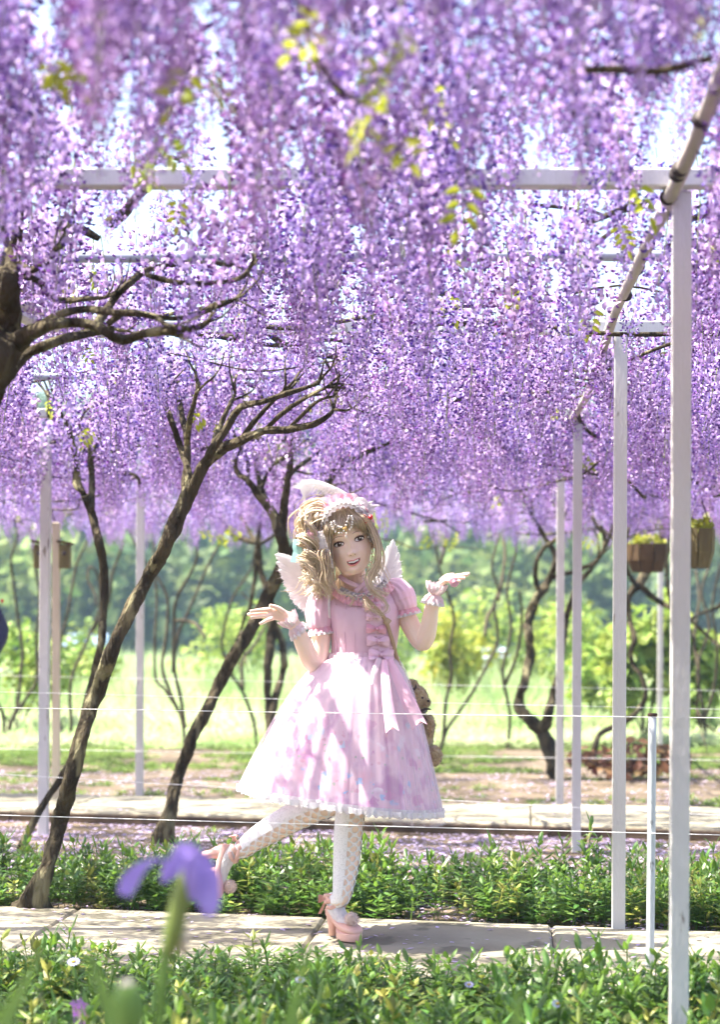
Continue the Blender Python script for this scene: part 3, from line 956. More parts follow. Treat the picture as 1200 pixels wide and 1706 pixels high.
# ------------------------------------------------------------------ wisteria canopy
def raceme_mesh(seed, Ln, nf):
    r = random.Random(seed)
    V, T, MI = [], [], []
    def addf(pts, tris, mi):
        o = len(V); V.extend(pts)
        for t in tris: T.append([i + o for i in t]); MI.append(mi)
    bend = (r.uniform(-.05, .05), r.uniform(-.05, .05))
    for i in range(nf):
        t = (i + .5) / nf
        t = t ** .9
        z = -Ln * (.05 + .95 * t)
        prof = min(1, t / .12) * (1 - t ** 1.5) * .056 + .006
        ang = i * 2.39996 + r.uniform(-.4, .4)
        o = np.array([math.cos(ang), math.sin(ang), 0]); u = np.array([0, 0, 1.]); s = np.array([-math.sin(ang), math.cos(ang), 0])
        tilt = r.uniform(-.8, .6); roll = r.uniform(-1.0, 1.0)
        o2 = o * math.cos(tilt) + u * math.sin(tilt); u2 = -o * math.sin(tilt) + u * math.cos(tilt)
        s2 = s * math.cos(roll) + u2 * math.sin(roll); u3 = -s * math.sin(roll) + u2 * math.cos(roll)
        p = o * prof * r.uniform(.75, 1.15) + np.array([bend[0] * t * t, bend[1] * t * t, z + r.uniform(-.012, .012)])
        f = .0200 * (1 - .62 * t ** 2) * r.uniform(.85, 1.15)
        if t > .9: f *= .75
        # banner petal
        rim = [(-.26, .16, .02), (-.44, .58, -.10), (-.24, 1.02, .20), (0, 1.22, .55), (.24, 1.02, .20), (.44, .58, -.10), (.26, .16, .02)]
        pts = [p + u3 * (.5 * f) + o2 * (-.06 * f)] + [p + s2 * (a * f) + u3 * ((b - .1) * f) + o2 * (c * .5 * f) for a, b, c in rim] + [p - u3 * (.05 * f)]
        addf(pts, [(0, k, k + 1) for k in range(1, 7)] + [(0, 8, 1), (0, 7, 8)], 0)
        # wings and keel
        q = [p, p + s2 * (.24 * f) + o2 * (.35 * f) - u3 * (.02 * f), p - s2 * (.24 * f) + o2 * (.35 * f) - u3 * (.02 * f),
             p + o2 * (.95 * f) + u3 * (.05 * f), p + o2 * (.55 * f) - u3 * (.38 * f)]
        addf(q, [(0, 1, 4), (1, 3, 4), (0, 4, 2), (2, 4, 3), (0, 1, 2), (1, 3, 2)], 1)
    prev = None
    for z, rr in ((.03, .0022), (-Ln * .5, .0018), (-Ln, .001)):
        t = min(1, -z / Ln)
        ring = [np.array([bend[0] * t * t + rr * math.cos(k * 2.09), bend[1] * t * t + rr * math.sin(k * 2.09), z]) for k in range(3)]
        o = len(V); V.extend(ring)
        if prev is not None:
            for k in range(3):
                a, b = prev + k, prev + (k + 1) % 3
                T.append([a, b, o + (k + 1) % 3]); T.append([a, o + (k + 1) % 3, o + k]); MI += [2, 2]
        prev = o
    return tri_mesh('flower_cluster', V, T, [m_petal, m_keel, m_rachis], MI, smooth=True)


NV = 8
racemes = [raceme_mesh(40 + i, .30 + .03 * (i % 4), 118 + 8 * (i % 3)) for i in range(NV)]

canopy = empty('wisteria_canopy', (0, 9, 2.35), 'dense roof of hanging purple wisteria flowers over the pergola', 'wisteria flowers')

# windows in the flower curtain: what the photograph shows through it (px box, nearer than Y, share left out)
# gaps overhead through which the sun falls on the person
GAPS = [(U(520, 862, 6.68), .10), (U(545, 850, 6.65), .09), (U(572, 1015, 6.6), .10), (U(548, 1000, 6.68), .08), (U(575, 1120, 6.55), .11), (U(590, 1165, 6.5), .08), (U(545, 1200, 6.45), .07), (U(455, 1270, 6.6), .06), (U(425, 1300, 6.7), .08),
        (U(545, 1250, 6.4), .07), (U(440, 1380, 6.9), .10), (U(480, 1030, 6.6), .08), (U(590, 930, 6.55), .07), (U(640, 985, 6.6), .06), (U(520, 810, 6.66), .09), (U(588, 850, 6.5), .08), (U(560, 840, 6.5), .08)]
HOLES = [(155, 292, 325, 328, 4.65, .6), (835, 292, 1195, 326, 4.65, .5), (1112, 326, 1160, 900, 4.75, 1.0), (1075, 255, 1170, 480, 4.6, .6),
         (1175, 130, 1200, 220, 3.8, .4), (1024, 640, 1052, 900, 7.0, 1), (954, 705, 976, 900, 9.6, 1), (926, 820, 944, 900, 12.2, 1), (0, 405, 330, 435, 5.5, .4), (430, 500, 470, 640, 5, 0),
         (0, 440, 415, 625, 5.25, .72), (62, 720, 92, 900, 10.4, 1), (270, 640, 560, 850, 7.7, .8), (80, 655, 190, 850, 9.6, .75), (390, 730, 650, 900, 10.0, .6),
         (1030, 500, 1075, 600, 7.0, .8), (880, 340, 1080, 420, 6, .35), (225, 800, 240, 900, 12.8, .8), (640, 842, 880, 872, 16.8, .6), (0, 842, 400, 872, 16.8, .5)]
pts = []
step = .138
rc = random.Random(3)
ny = int((17.4 + 2.4) / step)
rows_ = [(-2.4 + (j + .5) * step) for j in range(ny)] + [2.3, 2.75, 3.2, 3.65, 4.1]
for Y in rows_:
    xl, xr = -.2 * max(Y, 0) - 2.3, .2 * max(Y, 0) + 1.4
    nx = int((xr - xl) / step)
    for i in range(nx):
        if rc.random() < (0 if 1.5 < Y < 5 else .10): continue
        x = xl + (i + rc.random()) * step; y = Y + (rc.random() - .5) * step
        cl = noise.noise(Vector((x * 1.1, y * 1.1, 4)))
        if cl < -.28 and rc.random() < (.1 if Y < 6 else .6): continue
        if Y > 11 and noise.noise(Vector((x * 1.6, y * 1.6, 14))) < -.02 and rc.random() < .72: continue
        top = 2.42 + rc.uniform(-.14, .09) + .05 * cl
        if y > 15: top = min(top, 2.36)
        s = rc.uniform(.78, 1.22)
        if y > 8: s *= 1.12
        if y > 13: s *= .85
        k = rc.randrange(NV)
        L = (.30 + .03 * (k % 4)) * s
        zc_ = top - L * .45
        if any((x - (g.x + SUN.x * (zc_ - g.z) / SUN.z)) ** 2 + (y - (g.y + SUN.y * (zc_ - g.z) / SUN.z)) ** 2 < (r_ + .035) ** 2 for g, r_ in GAPS): continue
        if y > .8:
            def blocked(tp, ln):
                px, p0 = proj((x, y, tp)); _, p1 = proj((x, y, tp - ln))
                hw = .05 * F / y
                for (a, b, c, d, ym, sh) in HOLES:
                    if y < ym and px + hw > a and px - hw < c and p1 > b and p0 < d and rc.random() < sh: return True
                return False
            if blocked(top, L):
                s *= .55; L *= .55; top = max(top, 2.44)
                if y > 6 or blocked(top, L): continue
            if (Vector((x, y, top - L / 2)) - cam.location).length < 1.9 and abs(x) < .9 and y > 0.2: continue
        pts.append((x, y, top, k, s, rc.uniform(0, 6.28), rc.uniform(-.12, .12), rc.uniform(-.12, .12)))

# nearest clusters in view become parts of their own, the rest one mass
def in_view(p):
    x, y, z = p[0], p[1], p[2]
    if y < 1.2: return False
    px, py0 = proj((x, y, z)); _, py1 = proj((x, y, z - .3))
    return 0 < px < 1200 and py1 > 15


order = sorted([i for i, p in enumerate(pts) if in_view(p)], key=lambda i: pts[i][1])
near = order[:300]
nearset = set(near)
srccol = bpy.data.collections.new('flower_cluster_kinds')
seen = set()
for i in near:
    x, y, z, k, s, a, rx_, ry_ = pts[i]
    o = link_mesh('flower_cluster', racemes[k], canopy, (x, y, z))
    o.rotation_euler = (rx_, ry_, a); o.scale = (s, s, s)
    if k not in seen:
        seen.add(k); srccol.objects.link(o)
rest = [p for i, p in enumerate(pts) if i not in nearset]


def instancer(name, places, coll, parent):
    me = bpy.data.meshes.new(name)
    me.from_pydata([(p[0], p[1], p[2]) for p in places], [], [])
    at_ = me.attributes.new('turn', 'FLOAT_VECTOR', 'POINT'); at_.data.foreach_set('vector', np.array([(p[6], p[7], p[5]) for p in places], dtype=np.float32).ravel())
    at_ = me.attributes.new('size', 'FLOAT', 'POINT'); at_.data.foreach_set('value', np.array([p[4] for p in places], dtype=np.float32))
    at_ = me.attributes.new('pick', 'INT', 'POINT'); at_.data.foreach_set('value', np.array([p[3] for p in places], dtype=np.int32))
    o = link_mesh(name, me, parent, (0, 0, 0))
    g = bpy.data.node_groups.new(name, 'GeometryNodeTree')
    g.interface.new_socket('Geometry', in_out='INPUT', socket_type='NodeSocketGeometry')
    g.interface.new_socket('Geometry', in_out='OUTPUT', socket_type='NodeSocketGeometry')
    N, L = g.nodes, g.links
    gi, go = N.new('NodeGroupInput'), N.new('NodeGroupOutput')
    ip = N.new('GeometryNodeInstanceOnPoints')
    ci = N.new('GeometryNodeCollectionInfo'); ci.inputs[0].default_value = coll; ci.inputs[1].default_value = True; ci.inputs[2].default_value = True
    def attr(nm, ty):
        n = N.new('GeometryNodeInputNamedAttribute'); n.data_type = ty; n.inputs[0].default_value = nm
        return n.outputs[0]
    mp = N.new('GeometryNodeMeshToPoints')
    L.new(gi.outputs[0], ip.inputs['Points'])
    L.new(ci.outputs[0], ip.inputs['Instance'])
    ip.inputs['Pick Instance'].default_value = True
    L.new(attr('pick', 'INT'), ip.inputs['Instance Index'])
    e2r = N.new('FunctionNodeEulerToRotation')
    L.new(attr('turn', 'FLOAT_VECTOR'), e2r.inputs[0])
    L.new(e2r.outputs[0], ip.inputs['Rotation'])
    L.new(attr('size', 'FLOAT'), ip.inputs['Scale'])
    L.new(ip.outputs[0], go.inputs[0])
    N.remove(mp)
    md = o.modifiers.new('scatter', 'NODES'); md.node_group = g
    tagset(o, kind='stuff')
    return o


instancer('flower_clusters', rest, srccol, canopy)

# bare branches threading the flowers
for i in range(54):
    y = rc.uniform(5.2, 16.5); x = rc.uniform(-.2 * y - .6, .2 * y + .4)
    a = rc.uniform(-PI, PI); n = rc.randint(5, 9); z = rc.uniform(2.26, 2.4)
    P = []
    for q in range(n):
        P.append(Vector((x, y, z))); a += rc.uniform(-.6, .6)
        x += math.cos(a) * .3; y += math.sin(a) * .22; z = min(2.44, max(2.22, z + rc.uniform(-.06, .06)))
    r0 = rc.uniform(.006, .017)
    mb = MB(); mb.tube(P, [r0 * (1 - .7 * q / (n - 1)) for q in range(n)], n=7, sub=4, bump=.3, seed=i)
    mb.build('branch', m_bark, canopy)


def branch_px(pts_, Y, dY=0):
    mb = MB(); mb.tube(curve_px([(p[0], p[1]) for p in pts_], Y, dY), [p[2] * Y / F for p in pts_], n=8, sub=5, bump=.3, seed=pts_[0][0])
    mb.build('branch', m_bark, canopy)


branch_px([(505, -20, 6), (512, 40, 5), (520, 80, 5), (548, 130, 5), (580, 160, 4), (620, 172, 3)], 3.1)
branch_px([(940, 378, 4), (985, 370, 5), (1030, 352, 6), (1068, 340, 7), (1110, 345, 6)], 5.0, .2)
branch_px([(880, 340, 3), (930, 345, 3), (985, 352, 3), (1010, 360, 3)], 5.3, .2)
branch_px([(965, 425, 5), (995, 405, 5), (1015, 390, 4), (1030, 378, 3)], 5.6)
branch_px([(1155, 365, 5), (1190, 352, 6), (1230, 345, 7)], 5.3)
branch_px([(1160, 385, 4), (1200, 380, 4), (1230, 372, 4)], 5.4)
branch_px([(975, 118, 6), (1030, 116, 8), (1085, 120, 8), (1130, 112, 7), (1190, 96, 6)], 3.2)
branch_px([(180, 375, 12), (205, 355, 10), (225, 330, 8), (258, 305, 6)], 5.1)
branch_px([(95, 415, 10), (110, 385, 12), (130, 380, 8), (165, 398, 5)], 5.3)
branch_px([(178, 290, 3), (230, 282, 4), (280, 262, 4), (300, 268, 3)], 5.6, .3)
branch_px([(505, 520, 4), (535, 528, 4), (558, 524, 3)], 6.3)
branch_px([(505, 518, 3), (530, 535, 3), (550, 546, 2.5)], 6.3)
branch_px([(650, 492, 5), (720, 488, 6), (780, 490, 5)], 6.4, .2)


for i in range(74):
    y = rc.uniform(8.5, 16.5); x = rc.uniform(-.2 * y - .4, .2 * y + .3)
    a = rc.uniform(-PI, PI); z = rc.uniform(1.9, 2.25)
    P = []
    for q in range(6):
        P.append(Vector((x, y, z))); a += rc.uniform(-.7, .7)
        x += math.cos(a) * .2; y += math.sin(a) * .2; z = min(2.4, z + rc.uniform(-.03, .1))
    r0 = rc.uniform(.008, .016)
    mb = MB(); mb.tube(P, [r0 * (.35 + .13 * q) for q in range(6)], n=6, sub=4, bump=.3, seed=i)
    mb.build('branch', m_bark, canopy)


# leaf sprays
def spray_mesh(seed, n, L):
    r = np.random.RandomState(seed)
    V, T = [], []
    for i in range(n):
        s = (i % 2) * 2 - 1
        base = np.array([0, 0, 0]) + np.array([.0, 0, -1]) * (.018 + .022 * (i // 2)) * 1.15 + np.array([.006 * s, 0, 0])
        d = np.array([s * .9, r.uniform(-.3, .3), -.25 + r.uniform(-.2, .2)])
        if i == n - 1: d = np.array([0, .1, -1.])
        d /= np.linalg.norm(d)
        side = np.cross(d, np.array([0.1, -1, .15])); side /= np.linalg.norm(side)
        leaf_tris(base, d, side, L * r.uniform(.8, 1.15), L * .48, .15, V, T)
    o = len(V)
    for z in (0.02, -.022 * (n // 2) * 1.2):
        for k in range(3): V.append(np.array([.001 * math.cos(k * 2.09), .001 * math.sin(k * 2.09), z]))
    for k in range(3):
        a, b = o + k, o + (k + 1) % 3
        T += [[a, b, b + 3], [a, b + 3, a + 3]]
    return tri_mesh('leaf_spray', V, T, m_leafy)


sprays = [spray_mesh(3, 7, .040), spray_mesh(8, 9, .046), spray_mesh(12, 7, .05)]


def spray(px, py, Y, k, s, rot):
    o = link_mesh('leaf_spray', sprays[k], canopy, U(px, py, Y)); o.rotation_euler = rot; o.scale = (s, s, s)


spray(777, 300, 3.55, 0, .98, (.15, .12, .15))
for (px, py, Y) in ((75, 95, 3.1), (95, 105, 3.1), (320, 110, 3.2), (345, 118, 3.2), (640, 95, 2.9), (655, 120, 3.0), (600, 185, 3.1), (605, 200, 3.1), (660, 230, 3.4), (265, 225, 3.9), (255, 235, 3.9),
                    (215, 265, 4.3), (235, 270, 4.5), (300, 330, 4.6), (1190, 400, 5.4), (1175, 395, 5.2), (150, 445, 5.9), (165, 455, 6.2), (130, 475, 5.9), (735, 885, 16.5), (720, 895, 16.3), (750, 895, 16.2), (765, 885, 16.6),
                    (640, 860, 13.5), (620, 845, 13.3), (605, 840, 13.5), (380, 875, 14.5), (360, 890, 14.4), (400, 880, 14.6), (340, 882, 14.4), (80, 665, 9.4), (95, 670, 9.5), (90, 680, 9.5), (185, 635, 9.4), (130, 718, 9.7), (340, 690, 7.9),
                    (365, 700, 8.1), (445, 730, 8.6), (540, 645, 8), (410, 655, 8.2), (1000, 880, 15.3), (985, 895, 15.2), (1085, 860, 15.3), (1075, 885, 15.4), (1095, 905, 15.3), (1060, 900, 15.2), (1180, 850, 14), (700, 60, 2.8), (545, 20, 2.9), (1185, 20, 3.0)):
    spray(px, py, Y, rc.randrange(3), rc.uniform(.75, 1.1) * (1.25 if Y > 10 else .8), (rc.uniform(-.9, .9), rc.uniform(-.9, .9), rc.uniform(0, 6.28)))
for _ in range(90):
    Y = rc.uniform(3, 16.5) if _ < 40 else rc.uniform(8, 16.5); x = rc.uniform(-.2 * Y, .2 * Y)
    o = link_mesh('leaf_spray', sprays[rc.randrange(3)], canopy, (x, Y, rc.uniform(2.15, 2.45))); o.rotation_euler = (rc.uniform(-1, 1), rc.uniform(-1, 1), rc.uniform(0, 6.28)); q = rc.uniform(.6, 1.0); o.scale = (q, q, q)

# ------------------------------------------------------------------ small things round about
m_wood = mat('weathered_wood', (0.15, 0.125, 0.05), (0.10, 0.08, 0.035), scale=6, stretch=(4, 4, .6), rough=.8, bump=.4)
m_wood_d = mat('dark_wood', (0.085, 0.05, 0.022), (0.055, 0.033, 0.015), scale=6, rough=.8, bump=.3)
m_pale_wood = mat('pale_wood', (0.55, 0.48, 0.36), (0.45, 0.38, 0.28), scale=5, stretch=(4, 4, .5), rough=.8)

Yb = 12.2
nb = empty('nest_box_pole', at(96, Yb), 'pale wooden pole with two small nest boxes behind the left post', 'nest box')
c = Vector(at(93, Yb))
mb = MB(); mb.box(c + Vector((0, 0, .95)), .05, .05, 1.96, bev=.004); mb.build('pole', m_pale_wood, nb, smooth=False)
for (px, s) in ((108, 1), (66, -1)):
    b = U(px, 927, Yb)
    mb = MB()
    mb.box(b, .07, .09, .16, bev=.003); o = mb.build('box', m_wood, nb, smooth=False)
    mb = MB(); mb.box(b + Vector((0, 0, .093)), .10, .12, .016, Vector((1, 0, -.18)).normalized(), (0, 1, 0), Vector((.18, 0, 1)).normalized()); mb.build('roof', m_wood_d, nb, smooth=False)
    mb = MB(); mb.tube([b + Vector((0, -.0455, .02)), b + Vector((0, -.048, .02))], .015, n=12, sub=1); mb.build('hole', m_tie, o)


def basket(label, px, py, Y, r, h, m, planks):
    c = U(px, py, Y)
    root = empty('hanging_planter', c, label, 'planter', 'wooden planters hanging under the far beam')
    for k in range(planks):
        a0, a1 = 2 * PI * k / planks + .03, 2 * PI * (k + 1) / planks - .03
        mb = MB()
        rings = []
        for (z, q) in ((-h / 2, .72), (-h * .1, .96), (h / 2, 1.0)):
            rings.append([c + Vector((math.cos(a) * r * q * e, math.sin(a) * r * q * e, z)) for a, e in ((a0, 1), (a1, 1), (a1, .9), (a0, .9))])
        mb.loft(rings); mb.build('stave', m, root, smooth=False)
    mb = MB(); mb.tube([c + Vector((0, 0, -h / 2 + .01)), c + Vector((0, 0, -h / 2 + .03))], r * .66, n=planks, sub=1); mb.build('bottom', m, root)
    mb = MB(); mb.tube([c + Vector((0, 0, h * .3)), c + Vector((0, 0, h * .36))], r * .88, n=14, sub=1); mb.build('soil', m_soil, root)
    for s in (-1, 1):
        mb = MB(); mb.tube([c + Vector((s * r * .95, 0, h / 2 - .01)), c + Vector((s * r * .3, 0, h / 2 + .18)), c + Vector((0, 0, 2.31 - c.z))], .004, n=5, sub=2); mb.build('hanger', m_tie, root)
    V, T = leaf_cloud(130, .03, [(0, 0, h * .55, r * .9, r * .9, .07)], .3)
    link_mesh('plant', tri_mesh('plant', V, T, m_shrub_y), root, c)


basket('dark brown slatted planter hanging behind the spreading limbs', 1079, 930, 14.2, .17, .22, m_wood_d, 9)
basket('olive brown slatted planter hanging just past the nearest white post', 1158, 914, 10.2, .118, .22, m_wood, 8)

# low shed roofs beyond the grass
def shed(label, px, py, Y, wd, hgt, col):
    top = U(px, py, Y)
    root = empty('garden_shed', (top.x, Y, GZ), label, 'shed', 'low sheds beyond the field')
    m1 = mat('shed_wall', (.55, .58, .6), rough=.7); m2 = mat('shed_roof', col, (col[0] * .8, col[1] * .8, col[2] * .85), scale=3, rough=.5)
    mb = MB(); mb.box((top.x, Y, (GZ + top.z - hgt) / 2), wd, 1.6, top.z - hgt - GZ); mb.build('wall', m1, root, smooth=False)
    mb = MB()
    a, b = wd / 2 + .1, .95
    z0, z1 = top.z - hgt, top.z
    pr = [[Vector((top.x + s * a, Y - b, z0)), Vector((top.x + s * a, Y, z1)), Vector((top.x + s * a, Y + b, z0))] for s in (-1, 1)]
    mb.loft(pr); mb.build('roof', m2, root, smooth=False)
    mb = MB(); mb.box((top.x + wd * .2, Y - .81, .4), .5, .02, .8); mb.build('door', m_wood_d, root, smooth=False)


shed('low shed with a pale blue roof seen between the two left trunks', 147, 1056, 48, .85, .30, (.25, .34, .5))
shed('tiny shed with a grey blue roof right of the flower ring', 818, 1078, 40, .5, .22, (.35, .42, .5))

# low wall far off at the left
m_blk = mat('pinkish_block', (.42, .33, .28), (.5, .44, .4), scale=4, rough=.9)
m_blk_w = mat('pale_block', (.6, .58, .54), (.5, .48, .45), scale=4, rough=.9)
lwp = U(20, 1116, 27)
lw = empty('low_wall', (lwp.x, 27, GZ), 'low pinkish wall with a pale coping beyond the field at the left edge', 'wall')
mb = MB(); mb.box((lwp.x, 27, (lwp.z - .06 + GZ) / 2), 1.25, .25, lwp.z - .06 - GZ); mb.build('masonry', m_blk, lw, smooth=False)
mb = MB(); mb.box((lwp.x, 27, lwp.z - .03), 1.32, .32, .06, bev=.01); mb.build('coping', m_blk_w, lw, smooth=False)

# ------------------------------------------------------------------ iris and blades close to the lens
m_iris = mat('iris_petal', (0.33, 0.23, 0.70), (0.44, 0.34, 0.78), scale=14, rough=.5, transl=.45, stretch=(1, 1, .2))
m_stem = mat('iris_green', (0.13, 0.26, 0.05), (0.2, 0.33, 0.08), scale=10, stretch=(1, 1, .1), rough=.5, transl=.3)
m_spathe = mat('iris_bud', (0.11, 0.21, 0.04), (0.25, 0.27, 0.08), scale=9, stretch=(1, 1, .2), rough=.5, transl=.2)
Yi = 2.5


def petal(name, spine, widths, m, parent, cup=.2, up=(0, -1, 0)):
    mb = MB()
    P, Q = catmull([Vector(p) for p in spine], widths, 4)
    rows = []
    for i, p in enumerate(P):
        t = (P[min(i + 1, len(P) - 1)] - P[max(i - 1, 0)]).normalized()
        n = Vector(up) - t * t.dot(Vector(up)); n = n.normalized()
        s = t.cross(n)
        rows.append([p + s * (Q[i] * k) + n * (-cup * Q[i] * (1 - k * k) + .12 * Q[i] * math.sin(i * 1.3 + k * 4) * abs(k)) for k in (-1, -.5, 0, .5, 1)])
    mb.loft(rows, closed=False, cap=False)
    return mb.build(name, m, parent)


iris = empty('iris', U(262, 1990, Yi), 'out of focus purple iris on a green stalk close to the camera', 'iris flower')
mb = MB(); mb.tube([U(258, 2350, Yi), U(262, 1990, Yi), (U(266, 1720, Yi)), U(272, 1630, Yi), U(282, 1560, Yi)], [.0085, .008, .0078, .0082, .009], n=10, sub=4); mb.build('stalk', m_stem, iris)
mb = MB(); mb.tube([U(281, 1590, Yi), U(290, 1545, Yi), U(302, 1490, Yi), U(318, 1440, Yi), U(328, 1418, Yi)], [.011, .018, .017, .011, .003], n=12, sub=5, flat=(1, .8)); mb.build('bud', m_spathe, iris)
petal('petal', [U(322, 1500, Yi - .01), U(318, 1450, Yi - .02), U(322, 1425, Yi - .02), U(302, 1420, Yi - .03), U(282, 1448, Yi - .03)], [.005, .012, .014, .013, .004], m_iris, iris)
petal('petal', [U(315, 1440, Yi + .01), U(335, 1430, Yi + .01), U(346, 1468, Yi), U(345, 1508, Yi - .01), U(335, 1520, Yi)], [.004, .010, .016, .017, .006], m_iris, iris)
petal('petal', [U(316, 1450, Yi + .03), U(300, 1440, Yi + .04), U(282, 1452, Yi + .05), U(270, 1470, Yi + .05)], [.006, .014, .012, .003], m_iris, iris)
petal('petal', [U(330, 1450, Yi + .02), U(345, 1455, Yi + .03), U(352, 1475, Yi + .03), U(344, 1500, Yi + .03)], [.006, .014, .012, .003], m_iris, iris)
petal('petal', [U(290, 1440, Yi + .02), U(262, 1432, Yi + .02), U(236, 1444, Yi + .02), U(216, 1468, Yi + .02), U(206, 1492, Yi + .02)], [.002, .003, .008, .013, .009], m_iris, iris)
mb = MB(); mb.tube([U(305, 1590, Yi + .02), U(304, 1565, Yi + .02), U(298, 1545, Yi + .02)], [.004, .009, .006], n=8, sub=3); mb.build('dry_sheath', m_pale_wood, iris)
b2 = empty('iris_bud', U(215, 1990, Yi - .1), 'blurred green iris bud with a pale tip below the purple flower', 'iris bud')
mb = MB(); mb.tube([U(214, 2300, Yi - .1), U(215, 1900, Yi - .1), U(215, 1715, Yi - .1)], .008, n=8, sub=3); mb.build('stalk', m_stem, b2)
mb = MB(); mb.tube([U(215, 1730, Yi - .1), U(215, 1690, Yi - .1), U(213, 1660, Yi - .1), U(211, 1640, Yi - .1)], [.016, .022, .02, .012], n=10, sub=3); mb.build('bud', m_stem, b2)
mb = MB(); mb.ell(U(212, 1643, Yi - .1), (.012, 0, 0), (0, .012, 0), (0, 0, .010)); mb.build('bud_tip', mat('bud_tip', (.6, .56, .45), rough=.6, transl=.3), b2)


def blade(label, spine, wd, Y):
    pts_ = [U(p[0], p[1], Y) for p in spine]
    n = len(pts_)
    o = petal('iris_leaf', pts_, [wd * (1 - (i / (n - 1)) ** 2 * .85) for i in range(n)], m_stem, None, .25)
    tagset(o, label, 'leaf', 'iris leaves close to the camera')


blade('blurred green blade in the bottom left corner, leaning right', [(-60, 1900), (0, 1720), (30, 1660), (72, 1578)], .013, 2.2)
blade('blurred green blade between the corner blade and the iris bud, leaning left', [(235, 1900), (200, 1740), (170, 1650), (145, 1585)], .012, 2.2)
blade('blurred pale green blade below the standing shoe', [(480, 1900), (482, 1740), (497, 1650), (515, 1580)], .011, 2.3)
blade('blurred short blade tip low at the bottom edge, right of the shoe', [(840, 1950), (850, 1780), (862, 1690), (868, 1650)], .010, 2.2)

# small blooms in the near bed
m_aster = mat('aster_petal', (.5, .48, .78), island=.1, rough=.6, transl=.3)
m_yel = mat('aster_eye', (.6, .38, .05), rough=.7)
m_pink = mat('pink_bloom', (.5, .2, .62), island=.2, rough=.6, transl=.3)


def daisy(label, px, py, Y, r):
    c = U(px, py, Y)
    root = empty('aster', (c.x, c.y, GZ), label, 'flower', 'small pale blooms in the near bed')
    mb = MB(); mb.tube([(c.x, c.y + .02, GZ), (c.x, c.y + .01, c.z - .03), c], .0012, n=5, sub=2); mb.build('stalk', m_stem, root)
    mb = MB(); mb.ell(c, (r * .3, 0, 0), (0, r * .3, 0), (0, 0, r * .2), 10, 6); mb.build('eye', m_yel, root)
    n = Vector((0, -.5, .85)).normalized(); a = Vector((1, 0, 0)); b = n.cross(a)
    for k in range(14):
        th = 2 * PI * k / 14
        d = a * math.cos(th) + b * math.sin(th); s = n.cross(d)
        mb = MB(); mb.add([c + d * r * .25, c + d * r * .7 + s * r * .14, c + d * r, c + d * r * .7 - s * r * .14], [(0, 1, 2, 3)]); mb.build('petal', m_aster, root)


daisy('pale blue aster with a yellow eye in the near bed left of the iris stalk', 122, 1602, 5.3, .021)
daisy('pale aster low in the near bed under the standing shoe', 500, 1632, 4.9, .017)
daisy('pale aster lying sideways in the bed below the white pipe', 930, 1672, 4.7, .018)
daisy('small pale aster in the bed between shoe and pipe', 782, 1640, 4.95, .014)
bl = empty('pink_bloom', at(132, 4.55), 'cluster of small magenta blooms low in the near bed', 'flower')
for i, (px, py) in enumerate(((122, 1672), (130, 1676), (138, 1674), (146, 1678), (126, 1688), (140, 1686), (133, 1668))):
    c = U(px, py, 4.5 + .02 * (i % 3))
    mb = MB()
    for k in range(4):
        th = k * PI / 2 + i
        d = Vector((math.cos(th), -.3, math.sin(th))); s = Vector((-math.sin(th), 0, math.cos(th)))
        mb.add([c, c + d * .006 + s * .004, c + d * .0105, c + d * .006 - s * .004], [(0, 1, 2, 3)])
    mb.tube([c, c + Vector((0, .01, -.05)), (c.x * .9 + at(132, 4.55)[0] * .1, c.y + .02, GZ)], .0008, n=4, sub=1)
    mb.build('blossom', m_pink, bl)
# ------------------------------------------------------------------ the person
Y0 = 6.72
KM = Y0 / F                                   # metres per photo pixel at the person


def P(px, py, d=0.0): return U(px, py, Y0 + d)
def PW(px, py, d=0.0):
    v = U(px, py, Y0); v.y += d
    return v


m_skin = mat('skin', (0.87, 0.66, 0.54), (0.88, 0.69, 0.57), scale=12, rough=.5, spec=.3)
_b = m_skin.node_tree.nodes['Principled BSDF']
_b.inputs['Subsurface Weight'].default_value = .25
_b.inputs['Subsurface Radius'].default_value = (.02, .008, .004)
_b.inputs['Subsurface Scale'].default_value = .5
m_hair = mat('ash_blond_hair', (0.56, 0.45, 0.31), (0.78, 0.68, 0.53), scale=6, island=.22, rough=.45, spec=.4, detail=3, transl=.22)
m_haircap = mat('hair_base', (.40, .30, .19), (.52, .41, .28), scale=6, rough=.6)
m_sclera = mat('eye_white', (.8, .78, .77), rough=.25, spec=.5)
m_irisb = mat('eye_brown', (.06, .035, .03), rough=.15, spec=.6)
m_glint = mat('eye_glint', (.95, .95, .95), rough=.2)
m_lash = mat('lash', (.045, .028, .022), rough=.7)
m_shadow = mat('eye_makeup', (.66, .40, .33), rough=.6)
m_brow = mat('brow', (.36, .24, .16), rough=.8)
m_lip = mat('lip', (.68, .22, .20), rough=.3, spec=.5)
m_mouth = mat('mouth_inside', (.13, .025, .025), rough=.6)
m_tooth = mat('tooth', (.82, .79, .74), rough=.3)
m_pink = mat('pink_satin', (0.78, 0.52, 0.63), (0.83, 0.60, 0.70), scale=7, rough=.45, spec=.35, transl=.12, bump=.35, bscale=11)
m_pink_d = mat('rose_satin', (0.72, 0.36, 0.46), (0.78, 0.45, 0.53), scale=9, rough=.45, spec=.35, transl=.1)
m_pale = mat('pale_pink_tulle', (0.80, 0.62, 0.68), (0.84, 0.70, 0.74), scale=10, rough=.6, transl=.3, alpha=.85)
m_lace = mat('white_lace', (0.84, 0.82, 0.83), (0.76, 0.73, 0.76), scale=60, rough=.7, transl=.3, bump=.5, bscale=120)
m_feather = mat('white_feather', (0.82, 0.81, 0.82), (0.74, 0.73, 0.75), scale=30, rough=.7, transl=.3)
m_pearl = mat('pearl', (.80, .76, .70), rough=.2, spec=.6)
